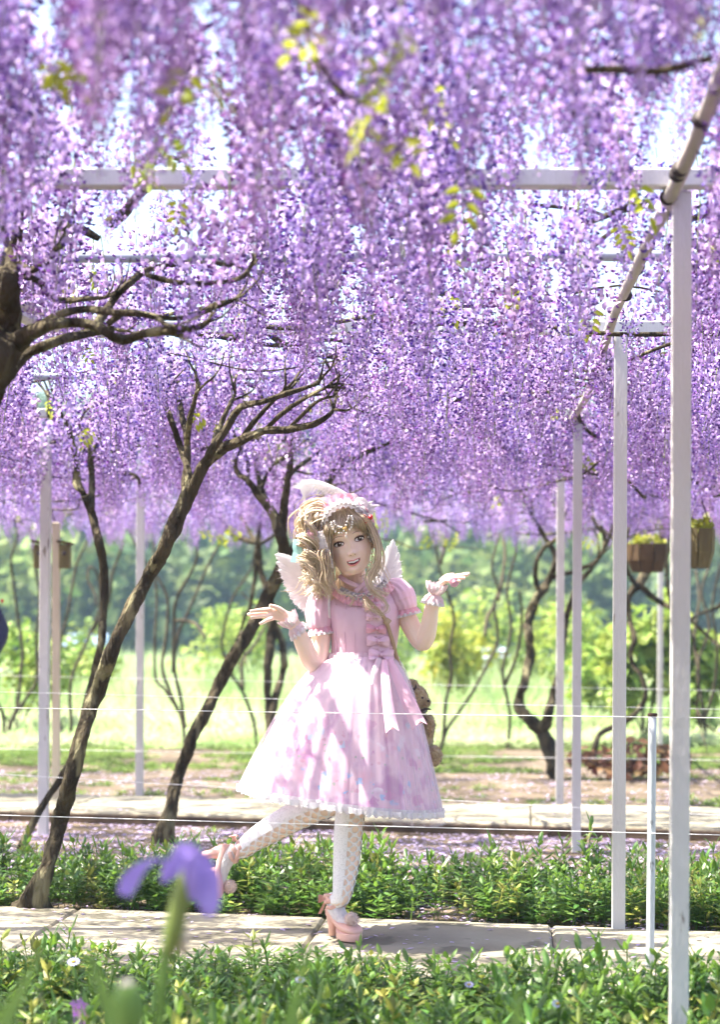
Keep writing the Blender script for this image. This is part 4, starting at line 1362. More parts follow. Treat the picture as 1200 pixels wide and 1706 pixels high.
m_gold = mat('gold_trinket', (.55, .36, .10), rough=.3, spec=.6)
m_red = mat('red_cherry', (.50, .03, .04), rough=.2, spec=.6)
m_mint = mat('mint_ribbon', (.40, .72, .70), rough=.5, transl=.2)
m_strap = mat('tan_strap', (.45, .33, .22), (.38, .27, .17), scale=20, rough=.6)
m_shoe = mat('shoe_pink', (.66, .38, .32), (.70, .43, .37), scale=9, rough=.4, spec=.4)
m_pom = mat('pompom', (.78, .64, .58), rough=.9, transl=.3)
m_bear = mat('bear_plush', (.60, .43, .22), (.46, .31, .15), scale=50, rough=.95, bump=1.0, bscale=150, sheen=.4)
m_choc = mat('brown_ribbon', (.05, .03, .025), rough=.5)
m_silver = mat('beaded_trim', (.72, .68, .70), (.5, .45, .5), scale=140, rough=.3, spec=.6, bump=.8, bscale=200)

foot = U(578, 1566, 6.70)
person = empty('person', (foot.x, foot.y, 0), 'person in a pink ruffled dress with angel wings, arms spread, one foot kicked back', 'person')

# -- head frame: origin between the eyes, x to the viewer's right along the eye line, z up the face, y away from the viewer
hc = math.cos(math.radians(15.5)); hs = math.sin(math.radians(15.5))
HO = (582.6, 906.3)


def HD(x, y, z):
    "head point; all three in photo pixels"
    x -= 5 * min(1.2, max(0, (-z - 22) / 28))
    px = HO[0] + x * hc - z * hs * 1.0
    py = HO[1] - x * hs - z * hc
    return PW(px, py, (y - 6) * KM - .03 - (z * .05 + x * 0.10) * KM)


ZT = [-52.5, -50, -46, -41, -36, -28, -20, -10, 0, 12, 26, 40, 52, 59, 62]
AT = [7, 15, 20, 24, 27, 30, 32.5, 34.5, 35.5, 36, 36.5, 34, 26, 13, 2]
FT = [-37, -43, -46, -46.5, -46.5, -46.5, -46, -45.5, -45, -47, -46, -38, -24, -9, 0]
BT = [-18, -12, -2, 8, 16, 26, 33, 40, 45, 49, 50, 45, 33, 14, 3]


def face_y(x, z, feat=True):
    a = np.interp(z, ZT, AT); f = np.interp(z, ZT, FT)
    q = min(1.0, abs(x) / max(a, .1))
    y = f * (1 - q ** 2.4) ** .5
    if feat:
        g = lambda cx, cz, sx, sz: math.exp(-((x - cx) / sx) ** 2 - ((z - cz) / sz) ** 2)
        y += -6.5 * g(0, -18.5, 4.2, 4.2) - 3.6 * g(0, -10, 3.4, 9) - 1.2 * g(0, 0, 3, 6)
        y += -2.6 * (g(4.8, -20, 2.6, 2.6) + g(-4.8, -20, 2.6, 2.6)) + .8 * g(0, -23.5, 5, 1.6)
        y += 2.6 * (g(17, .5, 8.5, 6) + g(-17, .5, 8.5, 6)) - 1.6 * (g(17, 10, 9, 3) + g(-17, 10, 9, 3)) - 1.0 * (g(17, -6, 7, 2.5) + g(-17, -6, 7, 2.5))
        y += -2.2 * g(0, -33, 9, 5) - 2.4 * g(0, -46.5, 8, 4.5) + 1.2 * g(0, -41, 8, 2.2)
        y += -2.0 * (g(19, -19, 8, 7) + g(-19, -19, 8, 7))
    return y


def FS(x, z, off=1.0):
    return HD(x, face_y(x, z) - off, z)


body = MB()
rings = []
NT = 120
for i in range(110):
    z = -52.5 + 114.5 * (i / 109)
    a = np.interp(z, ZT, AT); b = np.interp(z, ZT, BT)
    ring = []
    for k in range(NT):
        th = 2 * PI * k / NT
        x = a * math.sin(th)
        if math.cos(th) >= 0: y = face_y(x, z) if abs(x) < a * .9999 else 0
        else:
            q = min(1, abs(x) / max(a, .1)); y = b * (1 - q ** 2.2) ** .5
        ring.append(HD(x, y, z))
    rings.append(ring)
body.loft(rings)
# ears
for s in (-1, 1):
    body.ell(HD(s * 34, 4, -5), (HD(2.5, 0, 0) - HD(0, 0, 0)), (HD(0, 6, 2) - HD(0, 0, 0)), (HD(0, 0, 9) - HD(0, 0, 0)), 10, 8)
# neck and trunk
body.tube([HD(-1, 4, -30), PW(590, 962, .01), PW(597, 985, .03), PW(602, 1005, .03)], [.046, .044, .046, .060], n=16, sub=4)


def ering(cx, cy, hw, hd, d=0.0, n=28, tilt=0.0):
    return [PW(cx + hw * math.cos(2 * PI * k / n), cy + tilt * math.cos(2 * PI * k / n), d + hd * KM * math.sin(2 * PI * k / n)) for k in range(n)]


body.loft([ering(597, 974, 22, 20, .03), ering(600, 982, 46, 24, .03, tilt=-5), ering(602, 996, 60, 30, .02, tilt=-5), ering(606, 1030, 54, 38, .01), ering(606, 1065, 49, 36, .01), ering(604, 1095, 47, 34, .01), ering(596, 1150, 66, 46, .02), ering(592, 1190, 66, 46, .03), ering(590, 1215, 40, 30, .03)])
# arms
armL = [PW(548, 990, .02), PW(539, 1012, .01), PW(536, 1045, 0), PW(533, 1080, -.01), P(529, 1108, -.02), P(518, 1101, -.045), P(507, 1076, -.07), P(496, 1052, -.09), P(488, 1036, -.10), P(480, 1028, -.105)]
body.tube(armL, [.046, .044, .0375, .036, .034, .034, .033, .028, .0225, .020], n=16, sub=4)
armR = [PW(658, 984, .02), PW(668, 1002, .01), PW(678, 1028, 0), PW(690, 1052, -.015), P(703, 1070, -.03), P(711, 1060, -.05), P(716, 1035, -.07), P(720, 1010, -.085), P(724, 990, -.095), P(728, 978, -.10)]
body.tube(armR, [.045, .043, .037, .0355, .034, .0335, .031, .026, .0215, .019], n=16, sub=4)
# left hand in the picture: open, palm up
dl = -.105
body.tube([P(482, 1030, dl), P(470, 1025, dl), P(456, 1022, dl - .004), P(446, 1021, dl - .006)], [.020, .0235, .0245, .019], n=14, sub=4, flat=(.55, 1), up=(0, 1, 0.2))


def finger(pts, r, d0, dd=0.0):
    n = len(pts)
    body.tube([P(p[0], p[1], d0 + dd * i) for i, p in enumerate(pts)], [r * (1.08 - .34 * i / (n - 1)) for i in range(n)], n=10, sub=4)


finger([(452, 1015), (440, 1016), (428, 1017), (416, 1019)], .0088, dl - .012, -.003)
finger([(450, 1020), (438, 1021), (425, 1022.5), (412, 1024)], .0088, dl + .008, .003)
finger([(452, 1026), (440, 1026.5), (428, 1027.5), (417, 1029)], .0086, dl - .014, -.003)
finger([(455, 1030), (446, 1033), (439, 1036.5), (432, 1040)], .0080, dl - .018, -.004)
finger([(474, 1020), (464, 1013.5), (456, 1010.5), (449, 1009)], .0092, dl - .018, -.006)
# right hand: palm up, seen from the side of the little finger
dr = -.10
body.tube([P(727, 980, dr), P(735, 972, dr - .002), P(744, 967, dr - .004), P(752, 964, dr - .006)], [.019, .0215, .0225, .0185], n=14, sub=4, flat=(1, .52), up=(0, 1, 0))
finger([(748, 962.5), (760, 959.5), (771, 957.5), (783, 955.5)], .0083, dr + .018, .005)
finger([(749, 963.5), (761, 961), (772, 958.5), (781, 957.5)], .0085, dr + .002, .002)
finger([(749, 965.5), (759, 963.5), (768, 963), (776, 963)], .0083, dr - .014, -.002)
finger([(746, 968), (754, 967.5), (761, 967.5), (768, 968.5)], .0075, dr - .028, -.004)
finger([(734, 968), (742, 961), (750, 958), (757, 957)], .0088, dr + .026, .006)
# legs
SHOE_S = (PW(550, 1561, .06), (.55, -.82, -.02), (0, 0, 1))
SHOE_B = (PW(328, 1428, .19), (.2, -.16, -1), (1, -.02, .16))


def foot_pts(sh):
    o, fw, up = Vector(sh[0]), Vector(sh[1]).normalized(), Vector(sh[2])
    up = (up - fw * up.dot(fw)).normalized()
    return [o + (fw * f + up * u) * .88 for f, u in ((.022, .150), (.045, .115), (.09, .078), (.15, .056), (.185, .05))]


FTS, FTB = foot_pts(SHOE_S), foot_pts(SHOE_B)
legS = [PW(606, 1165, .03), PW(598, 1250, 0), PW(588, 1330, -.05), PW(583, 1362, -.045), PW(580, 1400, -.03), PW(577, 1440, -.02), PW(572, 1480, -.02), PW(568, 1497, -.01), FTS[0]]
rS = [.082, .070, .054, .0515, .0505, .046, .036, .0285, .027]
body.tube(legS, rS, n=18, sub=5)
body.tube(FTS, [.028, .029, .025, .020, .010], n=14, sub=4)
legB = [PW(572, 1170, .04), PW(566, 1260, .06), PW(556, 1330, .09), PW(520, 1352, .12), PW(488, 1368, .15), PW(455, 1387, .17), PW(420, 1408, .18), PW(400, 1424, .18), FTB[0]]
rB = [.082, .068, .056, .053, .053, .050, .041, .032, .029]
body.tube(legB, rB, n=18, sub=5)
body.tube(FTB, [.029, .029, .025, .020, .010], n=14, sub=4)
ob = body.build('body', m_skin, person)
md = ob.modifiers.new('weld', 'REMESH'); md.mode = 'VOXEL'; md.voxel_size = .0022; md.use_smooth_shade = True
ms_ = ob.modifiers.new('soften', 'SMOOTH'); ms_.factor = .5; ms_.iterations = 3
dg = bpy.context.evaluated_depsgraph_get()
me2 = bpy.data.meshes.new_from_object(ob.evaluated_get(dg))
ob.modifiers.clear(); ob.data = me2; me2.name = 'body'
if not me2.materials: me2.materials.append(m_skin)
me2.polygons.foreach_set('use_smooth', [True] * len(me2.polygons))


# -- face details, laid on the surface of the head
def patch(pts, off, name, m, parent=None):
    "filled outline on the face, fan from its centre in two rings so that it follows the surface"
    cx = sum(p[0] for p in pts) / len(pts); cz = sum(p[1] for p in pts) / len(pts)
    V = [FS(cx, cz, off + .25)] + [FS(cx + (p[0] - cx) * .55, cz + (p[1] - cz) * .55, off + .18) for p in pts] + [FS(p[0], p[1], off) for p in pts]
    n = len(pts)
    f = [(0, 1 + k, 1 + (k + 1) % n) for k in range(n)] + [(1 + k, 1 + n + k, 1 + n + (k + 1) % n, 1 + (k + 1) % n) for k in range(n)]
    mb = MB(); mb.add(V, f)
    return mb.build(name, m, parent or person)


def fline(pts, off, r, name, m, parent=None, flat=None):
    mb = MB(); mb.tube([FS(p[0], p[1], off) for p in pts], r, n=6, sub=4, flat=flat)
    return mb.build(name, m, parent or person)


for s in (-1, 1):
    cx = 17.2 * s
    el = lambda t, w, hu, hd: (cx + w * math.cos(t), .2 + (hu if math.sin(t) > 0 else hd) * abs(math.sin(t)) ** .8 * (1 if math.sin(t) > 0 else -1) + .8 * s * math.cos(t) * .5)
    N_ = 20
    ey = patch([el(2 * PI * k / N_, 7.4, 3.9, 2.1) for k in range(N_)], .5, 'eye', m_sclera)
    patch([el(2 * PI * k / N_, 8.6, 6.0, 3.8) for k in range(N_)], .15, 'eye_shadow', m_shadow, ey)
    ix = cx + .5
    patch([(ix + 3.7 * math.cos(2 * PI * k / 16), max(-2.0, min(3.7, .5 + 3.7 * math.sin(2 * PI * k / 16)))) for k in range(16)], .95, 'iris', m_irisb, ey)
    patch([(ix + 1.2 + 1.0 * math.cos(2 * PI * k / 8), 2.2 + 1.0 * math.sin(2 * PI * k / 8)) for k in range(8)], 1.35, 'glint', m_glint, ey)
    up_ = [el(PI * k / 8, 8.0, 4.0, 3) for k in range(9)]
    fline(up_, 1.1, [.0009 + .0013 * math.sin(PI * k / 8) ** .5 + (.0008 if (k < 3) == (s > 0) and (k < 3 or k > 5) else 0) for k in range(9)], 'lashes', m_lash, ey)
    fline([el(PI + PI * k / 6, 7.4, 4, 2.8) for k in range(7)], .8, .0006, 'lower_lashes', m_lash, ey)
    for k in range(5):
        t = .35 + k * .3 if s > 0 else PI - .35 - k * .3
        a0 = el(t, 8.0, 4.2, 3); a1 = (a0[0] + s * (2.2 - .5 * k), a0[1] + 2.2)
        mb = MB(); mb.tube([FS(a0[0], a0[1], 1.2), FS(a1[0], a1[1], 2.0)], [.0006, .0002], n=4, sub=1); mb.build('lash', m_lash, ey)
    fline([el(PI * k / 6, 8.4, 6.0, 3) for k in range(7)], .5, .00045, 'lid_crease', m_brow, ey)
    fline([(s * 8, 11.0), (s * 13, 12.8), (s * 19, 13.2), (s * 26, 10.5)], .3, [.0007, .0012, .0011, .0005], 'brow', m_brow)
    patch([(s * 3.6 + 1.3 * math.cos(2 * PI * k / 8), -21.9 + .7 * math.sin(2 * PI * k / 8)) for k in range(8)], .3, 'nostril', m_brow)
# open smile
mw, zc = 11.5, -33.0
topc = lambda x: zc + 1.6 - .8 * math.exp(-(x / 2.0) ** 2) + 1.6 * (abs(x) / mw) ** 2
lowc = lambda x: zc - 4.8 + 6.4 * (abs(x) / mw) ** 2.2
xs = [mw * (k / 8 - 1) for k in range(17)]
mo = patch([(x, topc(x)) for x in xs] + [(x, lowc(x)) for x in xs[::-1][1:-1]], .35, 'mouth', m_mouth)
mb = MB(); mb.strip([FS(x, topc(x) - .2, .8) for x in xs[2:-2]], [FS(x, max(topc(x) - 2.5, lowc(x) + .7), .8) for x in xs[2:-2]]); mb.build('teeth', m_tooth, mo)
mb = MB(); mb.tube([FS(x, topc(x) + .8, .6) for x in xs], [.0005 + .0016 * (1 - (x / mw) ** 2) ** .7 for x in xs], n=8, sub=2, flat=(.6, 1)); mb.build('upper_lip', m_lip, mo)
mb = MB(); mb.tube([FS(x, lowc(x) - .6, .7) for x in xs], [.0005 + .0027 * (1 - (x / mw) ** 2) ** .7 for x in xs], n=8, sub=2, flat=(.7, 1)); mb.build('lower_lip', m_lip, mo)

# -- hair
def locks(mb, guide, n, spread, r, seed, wave=0.0, wl=30.0, dsp=.02, flat=(1, .6), taper=.25, sides=5):
    """n hair locks along a guide [(px,py,depth m)...]; spread px sideways"""
    q = random.Random(seed)
    n = int(n * 2.6)
    for i in range(n):
        ox, od, rr = q.gauss(0, spread * .5), q.gauss(0, dsp * .5), r * .5 * q.uniform(.5, 1.3)
        ph = q.uniform(0, 6.28); wa = wave * q.uniform(.6, 1.3); fan = q.uniform(.5, 1.4)
        pts_, rad, L = [], [], 0
        for j, g in enumerate(guide):
            t = j / (len(guide) - 1)
            if j: L += math.hypot(g[0] - guide[j - 1][0], g[1] - guide[j - 1][1])
            nx, ny = (guide[min(j + 1, len(guide) - 1)][0] - guide[max(j - 1, 0)][0], guide[min(j + 1, len(guide) - 1)][1] - guide[max(j - 1, 0)][1])
            ln = math.hypot(nx, ny) or 1
            sx, sy = -ny / ln, nx / ln
            k = ox * (.6 + fan * t) + wa * t * math.sin(ph + L / wl * 6.28)
            pts_.append(PW(g[0] + sx * k, g[1] + sy * k, g[2] + od + wa * KM * t * math.cos(ph + L / wl * 6.28)))
            rad.append(rr * (1 - (1 - taper) * t ** 2) * (.75 if j == 0 else 1))
        mb.tube(pts_, rad, n=sides, sub=4)


def hpx(x, y, z):
    "head pixels to the px,py,depth used by locks"
    v = HD(x, y, z)
    return (600 + v.x / KM, HY - (v.z - CZ) / KM, v.y - Y0)


cap = MB()
rings = []
for i in range(40):
    z = -18 + 86 * (i / 39)
    zz = -18 + (62 + 18) * (i / 39)
    a = np.interp(zz, ZT, AT) + 5; b = np.interp(zz, ZT, BT) + 6; f = np.interp(zz, ZT, FT)
    ring = []
    for k in range(40):
        th = PI * k / 39 + PI / 2
        # back half and the crown; the front opens above the hairline
        x = a * math.sin(th * 1.0); c = math.cos(th)
        y = b * -c
        ring.append(HD(x, y - 2, z))
    rings.append(ring)
cap.loft(rings, closed=False, cap=False)
rings = []
for i in range(14):
    zz = 30 + 32 * (i / 13)
    a = np.interp(zz, ZT, AT) + 4; f = np.interp(zz, ZT, FT) - 5
    rings.append([HD(a * math.sin(th), f * math.cos(th), zz + 5) for th in [-PI / 2 + PI * k / 23 for k in range(24)]])
cap.loft(rings, closed=False, cap=False)
cap.build('hair_cap', m_haircap, person)

fr = MB()
crown = hpx(2, -30, 58)
for (tx, tz, sx, n, sd_) in ((-30, 8, -26, 11, 1), (-24, 17, -17, 10, 2), (-14, 23, -9, 9, 3), (-3, 27, 0, 9, 4), (8, 25, 8, 10, 5), (18, 19, 16, 11, 6), (27, 8, 23, 12, 7), (34, -6, 28, 6, 8)):
    g = [hpx(sx * .55, -34, 55), hpx(sx * .8, -46, 40), hpx((sx + tx) / 2, -53, 26), hpx(tx, face_y(tx, tz) - 4.5, tz + 4), hpx(tx * 1.06, face_y(min(tx * 1.06, 30), tz) - 3.5, tz - 4)]
    locks(fr, g, n, 8, .0038, sd_, dsp=.008, taper=.15)
fr.build('fringe', m_hair, person)

hr = MB()
# curtains beside the face
locks(hr, [hpx(-22, -22, 54), hpx(-33, -30, 30), hpx(-40, -34, 5), (537, 925, -.14), (540, 950, -.14), (543, 972, -.13), (552, 990, -.12)], 11, 7, .0042, 21, wave=6, wl=42, dsp=.03)
locks(hr, [hpx(-15, -30, 54), hpx(-29, -38, 26), hpx(-38, -38, 0), (545, 930, -.14), (548, 955, -.14), (548, 975, -.14)], 14, 6, .0036, 22, wave=2.5, wl=50, dsp=.02)
locks(hr, [hpx(20, -26, 54), hpx(37, -30, 28), (625, 897, -.14), (630, 920, -.14), (627, 942, -.14), (616, 962, -.14), (618, 980, -.14), (632, 988, -.14), (646, 994, -.14)], 12, 6, .0038, 23, wave=2.5, wl=55, dsp=.03)
locks(hr, [hpx(24, -10, 50), hpx(37, -12, 24), (628, 905, -.08), (632, 930, -.07), (626, 955, -.07), (612, 972, -.07)], 12, 6, .0042, 24, wave=3, wl=60, dsp=.03)
# long curls falling on the dress
locks(hr, [(616, 962, -.14), (622, 985, -.15), (640, 1003, -.15), (644, 1016, -.15), (634, 1024, -.15)], 4, 3, .003, 25, wave=2, wl=40, dsp=.01)
locks(hr, [(556, 970, -.13), (566, 988, -.14), (582, 993, -.15), (590, 1000, -.15), (584, 1012, -.15)], 4, 3, .003, 26, wave=2, wl=40, dsp=.01)
locks(hr, [(606, 1000, -.15), (612, 1012, -.16), (624, 1020, -.16), (636, 1030, -.15)], 6, 6, .0025, 27, wave=3, wl=30, dsp=.01)
# back hair on the neck
locks(hr, [hpx(0, 44, 20), (570, 920, .09), (572, 950, .09), (574, 985, .085), (570, 1005, .08)], 40, 50, .006, 28, wave=4, wl=50, dsp=.05)
hr.build('side_hair', m_hair, person)

tail = MB()
# gathered bun and curled side tail
for i, (a, b) in enumerate((((540, 850), (505, 862)), ((545, 846), (512, 850)), ((550, 862), (505, 880)), ((545, 870), (502, 890)), ((540, 856), (498, 872)))):
    locks(tail, [(a[0] + 16, a[1] + 6, -.01), (a[0], a[1], -.06), ((a[0] + b[0]) / 2, (a[1] + b[1]) / 2 - 7, -.08), (b[0], b[1], -.05), (b[0] + 6, b[1] + 16, -.02)], 10, 10, .0055, 50 + i, wave=2, wl=30, dsp=.05)
qr = random.Random(77)
for i in range(58):
    x0 = qr.uniform(500, 542); y0_ = qr.uniform(850, 885); d0 = qr.uniform(-.14, .02)
    x1 = qr.uniform(512, 552); y1 = qr.uniform(945, 1000)
    n = 15; amp = qr.uniform(6.5, 11.5); ph = qr.uniform(0, 6.28); turns = qr.uniform(1.8, 3.0)
    mx = qr.uniform(494, 528)
    G, Rr = [], []
    for j in range(n):
        t = j / (n - 1)
        cx = x0 * (1 - t) ** 2 + 2 * mx * t * (1 - t) + x1 * t * t
        cyy = y0_ + (y1 - y0_) * t
        aa = amp * min(1, t * 2.2)
        G.append(PW(cx + aa * math.cos(ph + turns * 6.28 * t), cyy + aa * .55 * math.sin(ph + turns * 6.28 * t), d0 + .012 * math.sin(ph + turns * 6.28 * t)))
        Rr.append(qr.uniform(.0066, .0088) * (1 - .75 * t ** 2.5))
    for b_i in range(6):
        o_ = Vector((qr.gauss(0, .0045), qr.gauss(0, .0045), qr.gauss(0, .004)))
        g_ = qr.uniform(.75, 1.25)
        tail.tube([G[0].lerp(p, 1) + o_ * (.5 + g_ * j / n) for j, p in enumerate(G)], [r_ * .36 * g_ for r_ in Rr], n=5, sub=3)
for i in range(16):                        # loose wisps
    x0 = qr.uniform(496, 512); y0_ = qr.uniform(855, 920)
    tail.tube([PW(x0, y0_, -.03), PW(x0 - qr.uniform(4, 10), y0_ + 8, -.03), PW(x0 - qr.uniform(0, 8), y0_ + 18, -.03), PW(x0 + 4, y0_ + 24, -.03)], [.0009, .0008, .0007, .0004], n=4, sub=4)
tail.build('curled_side_tail', m_hair, person)

# -- wings of white feathers
def wing(base_px, feats, d, nm='wing'):
    c = PW(base_px[0], base_px[1], d)
    mb = MB(); mb.ell(c, (.035, 0, 0), (0, .012, 0), (0, 0, .045), 12, 8, amp=.2)
    wg = mb.build(nm, m_feather, person)
    q = random.Random(int(base_px[0]))
    for i, (bx, by, tx, ty, wd) in enumerate(feats):
        mb = MB()
        dd = d + .0035 * i
        a, b = Vector((bx, by)), Vector((tx, ty))
        t_ = (b - a); n_ = Vector((-t_.y, t_.x)).normalized()
        rows = []
        m_ = 12
        for j in range(m_ + 1):
            t = j / m_
            p = a + t_ * t + n_ * (math.sin(t * PI) * t_.length * .05)
            ww = wd * (min(1, t / .25) ** .6) * (1 - t ** 3.2) ** .6 + .3
            row = []
            for k in (-1, -.5, 0, .5, 1):
                rag = q.uniform(-1.2, 1.2) if abs(k) == 1 else 0
                row.append(PW(p.x + n_.x * k * ww + t_.normalized().x * (rag - abs(k) * ww * -.5), p.y + n_.y * k * ww + t_.normalized().y * (rag + abs(k) * ww * .5), dd - .004 * (1 - k * k)))
            rows.append(row)
        mb.loft(rows, closed=False, cap=False)
        for k in range(14):                 # loose barbs along the edge
            t = q.uniform(.35, 1); sgn = q.choice((-1, 1))
            p = a + t_ * t + n_ * (math.sin(t * PI) * t_.length * .05) + n_ * (sgn * wd * (1 - t ** 3.2) ** .6 * .9)
            e = p + n_ * (sgn * q.uniform(1, 3)) + t_.normalized() * q.uniform(3, 7)
            w_ = n_ * .6 + t_.normalized() * -.8
            mb.add([PW(p.x, p.y, dd), PW(p.x + w_.x * 2, p.y + w_.y * 2, dd), PW(e.x, e.y, dd - .002)], [(0, 1, 2)])
        mb.build('feather', m_feather, wg)
    return wg


fl = []
tipsL = [(455, 921), (457, 934), (461, 948), (465, 960), (470, 972), (474, 984), (480, 996), (488, 1006), (497, 1014), (507, 1021), (518, 1022)]
tipsL = [t_ for i in range(10) for t_ in (tipsL[i], ((tipsL[i][0] + tipsL[i + 1][0]) / 2 + 2, (tipsL[i][1] + tipsL[i + 1][1]) / 2))] + tipsL[10:]
for i, (tx, ty) in enumerate(tipsL):
    t = i / 20
    fl.append((526 - 4 * t, 962 + 22 * t, tx, ty, 9 - 1.5 * t))
for i, (tx, ty) in enumerate([(470, 938), (478, 950), (484, 964), (490, 978), (497, 990), (505, 1000), (514, 1006), (490, 948), (497, 962), (503, 976), (511, 988)]):
    fl.append((530, 968 + i, tx, ty, 8.5))
wing((528, 975), fl, .12)
fl = []
tipsR = [(657, 895), (650, 905), (644, 918), (638, 928), (661, 905), (666, 918), (669, 932), (671, 946), (672, 958), (670, 970)]
for i, (tx, ty) in enumerate(tipsR):
    fl.append((630 + (2 if tx > 655 else 0), 975 - (i % 4) * 2, tx, ty, 8.5))
for (tx, ty) in [(652, 920), (657, 932), (660, 945), (662, 958), (645, 935), (650, 950), (636, 945), (628, 950)]:
    fl.append((628, 978, tx, ty, 8))
wing((632, 978), fl, .12)

# -- dress
bod = MB()
NB = 56
def bring(cx, cy, hw, hd, d=.0, tilt=0.0, fold=0.0, dip=0.0):
    out = []
    for k in range(NB):
        th = 2 * PI * k / NB
        r = 1 + fold * math.sin(th * 19 + cy)
        fr_ = max(0, -math.sin(th))
        out.append(PW(cx + hw * r * math.cos(th), cy + tilt * math.cos(th) + dip * fr_ ** 2, d + hd * r * KM * math.sin(th) * (1 + .12 * fr_ * (abs(math.cos(th)) * 1.6) ** 2 * (1 if 1015 < cy < 1050 else 0))))
    return out
bod.loft([bring(600, 978, 44, 27, .03, -6, 0, 16), bring(602, 984, 56, 31, .03, -6, 0, 14), bring(604, 996, 64, 36, .02, -5, 0, 8), bring(607, 1015, 62, 43, .01, -3), bring(608, 1035, 59, 46, .01), bring(608, 1055, 57, 44, .01), bring(607, 1075, 55, 41, .01, 0, .006), bring(605, 1097, 54, 40, .01, 0, .012)], cap=False)
bod.build('bodice', m_pink, person)


def sk_c(t): return 605 - 38 * t ** .62
def sk_w(t): return 53 + 112 * t ** .62
def skirt_pt(th, t, sc_=1.0, nf=23, amp=.05, drop=0.0, ph=0.0):
    w_ = sk_w(t) * sc_
    ph = ph + .9 * t * math.sin(2 * th + ph)
    f = 1 + .014 * math.sin(43 * th + ph) * math.exp(-5 * t) + amp * t ** .8 * (math.sin(nf * th + ph + .9 * math.sin(3 * th)) * (.45 + .3 * math.sin(4 * th + ph)) + .4 * math.sin((nf * 1.0 + 14) * th + 2 * ph + 1)) + .02 * t * math.sin(5 * th + 1)
    y = 1094 + (238 + drop) * t - 14 * (1 - t) * 0
    return PW(sk_c(t) + w_ * f * math.cos(th), y + t * 21 * math.cos(th), .01 + w_ * KM * .92 * f * math.sin(th) + t * .02)


def skirt_mesh(name, m, sc_, nf, amp, drop, ph, nt=34, nth=240, th0=0, th1=2 * PI, t0=0.0):
    mb = MB()
    closed = abs(th1 - th0 - 2 * PI) < 1e-6
    V, UVs, Fc = [], [], []
    for i in range(nt + 1):
        t = t0 + (1 - t0) * i / nt
        for k in range(nth + 1):
            th = th0 + (th1 - th0) * k / nth
            V.append(skirt_pt(th, t, sc_, nf, amp, drop, ph)); UVs.append((k / nth, t))
    for i in range(nt):
        for k in range(nth):
            a = i * (nth + 1) + k
            Fc.append((a, a + 1, a + nth + 2, a + nth + 1))
    mb.add(V, Fc, 0, UVs)
    return mb.build(name, m, person)


# printed underskirt: pale pink and lilac cloth with small blue and rose sprigs near the hem
m_print = bpy.data.materials.new('printed_skirt'); m_print.use_nodes = True
nt_ = m_print.node_tree; N, L = nt_.nodes, nt_.links
b_ = N['Principled BSDF']; b_.inputs['Roughness'].default_value = .55; b_.inputs['Specular IOR Level'].default_value = .25
uvn = N.new('ShaderNodeTexCoord').outputs['UV']
mp = N.new('ShaderNodeMapping'); mp.inputs['Scale'].default_value = (16, 3.4, 1); L.new(uvn, mp.inputs[0])
nz = N.new('ShaderNodeTexNoise'); nz.inputs['Scale'].default_value = 1.6; nz.inputs['Detail'].default_value = 3; L.new(mp.outputs[0], nz.inputs['Vector'])
rp = N.new('ShaderNodeValToRGB'); L.new(nz.outputs[0], rp.inputs[0])
e = rp.color_ramp.elements; e[0].position = .36; e[0].color = rgb((.54, .26, .48)); e[1].position = .66; e[1].color = rgb((.80, .48, .59))
e2 = rp.color_ramp.elements.new(.5); e2.color = rgb((.79, .56, .69))
col = rp.outputs[0]
sep = N.new('ShaderNodeSeparateXYZ'); L.new(uvn, sep.inputs[0])
def band(lo_, hi_, soft=.04):
    a = N.new('ShaderNodeMapRange'); a.interpolation_type = 'SMOOTHSTEP'; a.inputs[1].default_value = lo_ - soft; a.inputs[2].default_value = lo_; L.new(sep.outputs[1], a.inputs[0])
    c_ = N.new('ShaderNodeMapRange'); c_.interpolation_type = 'SMOOTHSTEP'; c_.inputs[1].default_value = hi_; c_.inputs[2].default_value = hi_ + soft; c_.inputs[3].default_value = 1; c_.inputs[4].default_value = 0; L.new(sep.outputs[1], c_.inputs[0])
    mu = N.new('ShaderNodeMath'); mu.operation = 'MULTIPLY'; L.new(a.outputs[0], mu.inputs[0]); L.new(c_.outputs[0], mu.inputs[1])
    return mu.outputs[0]
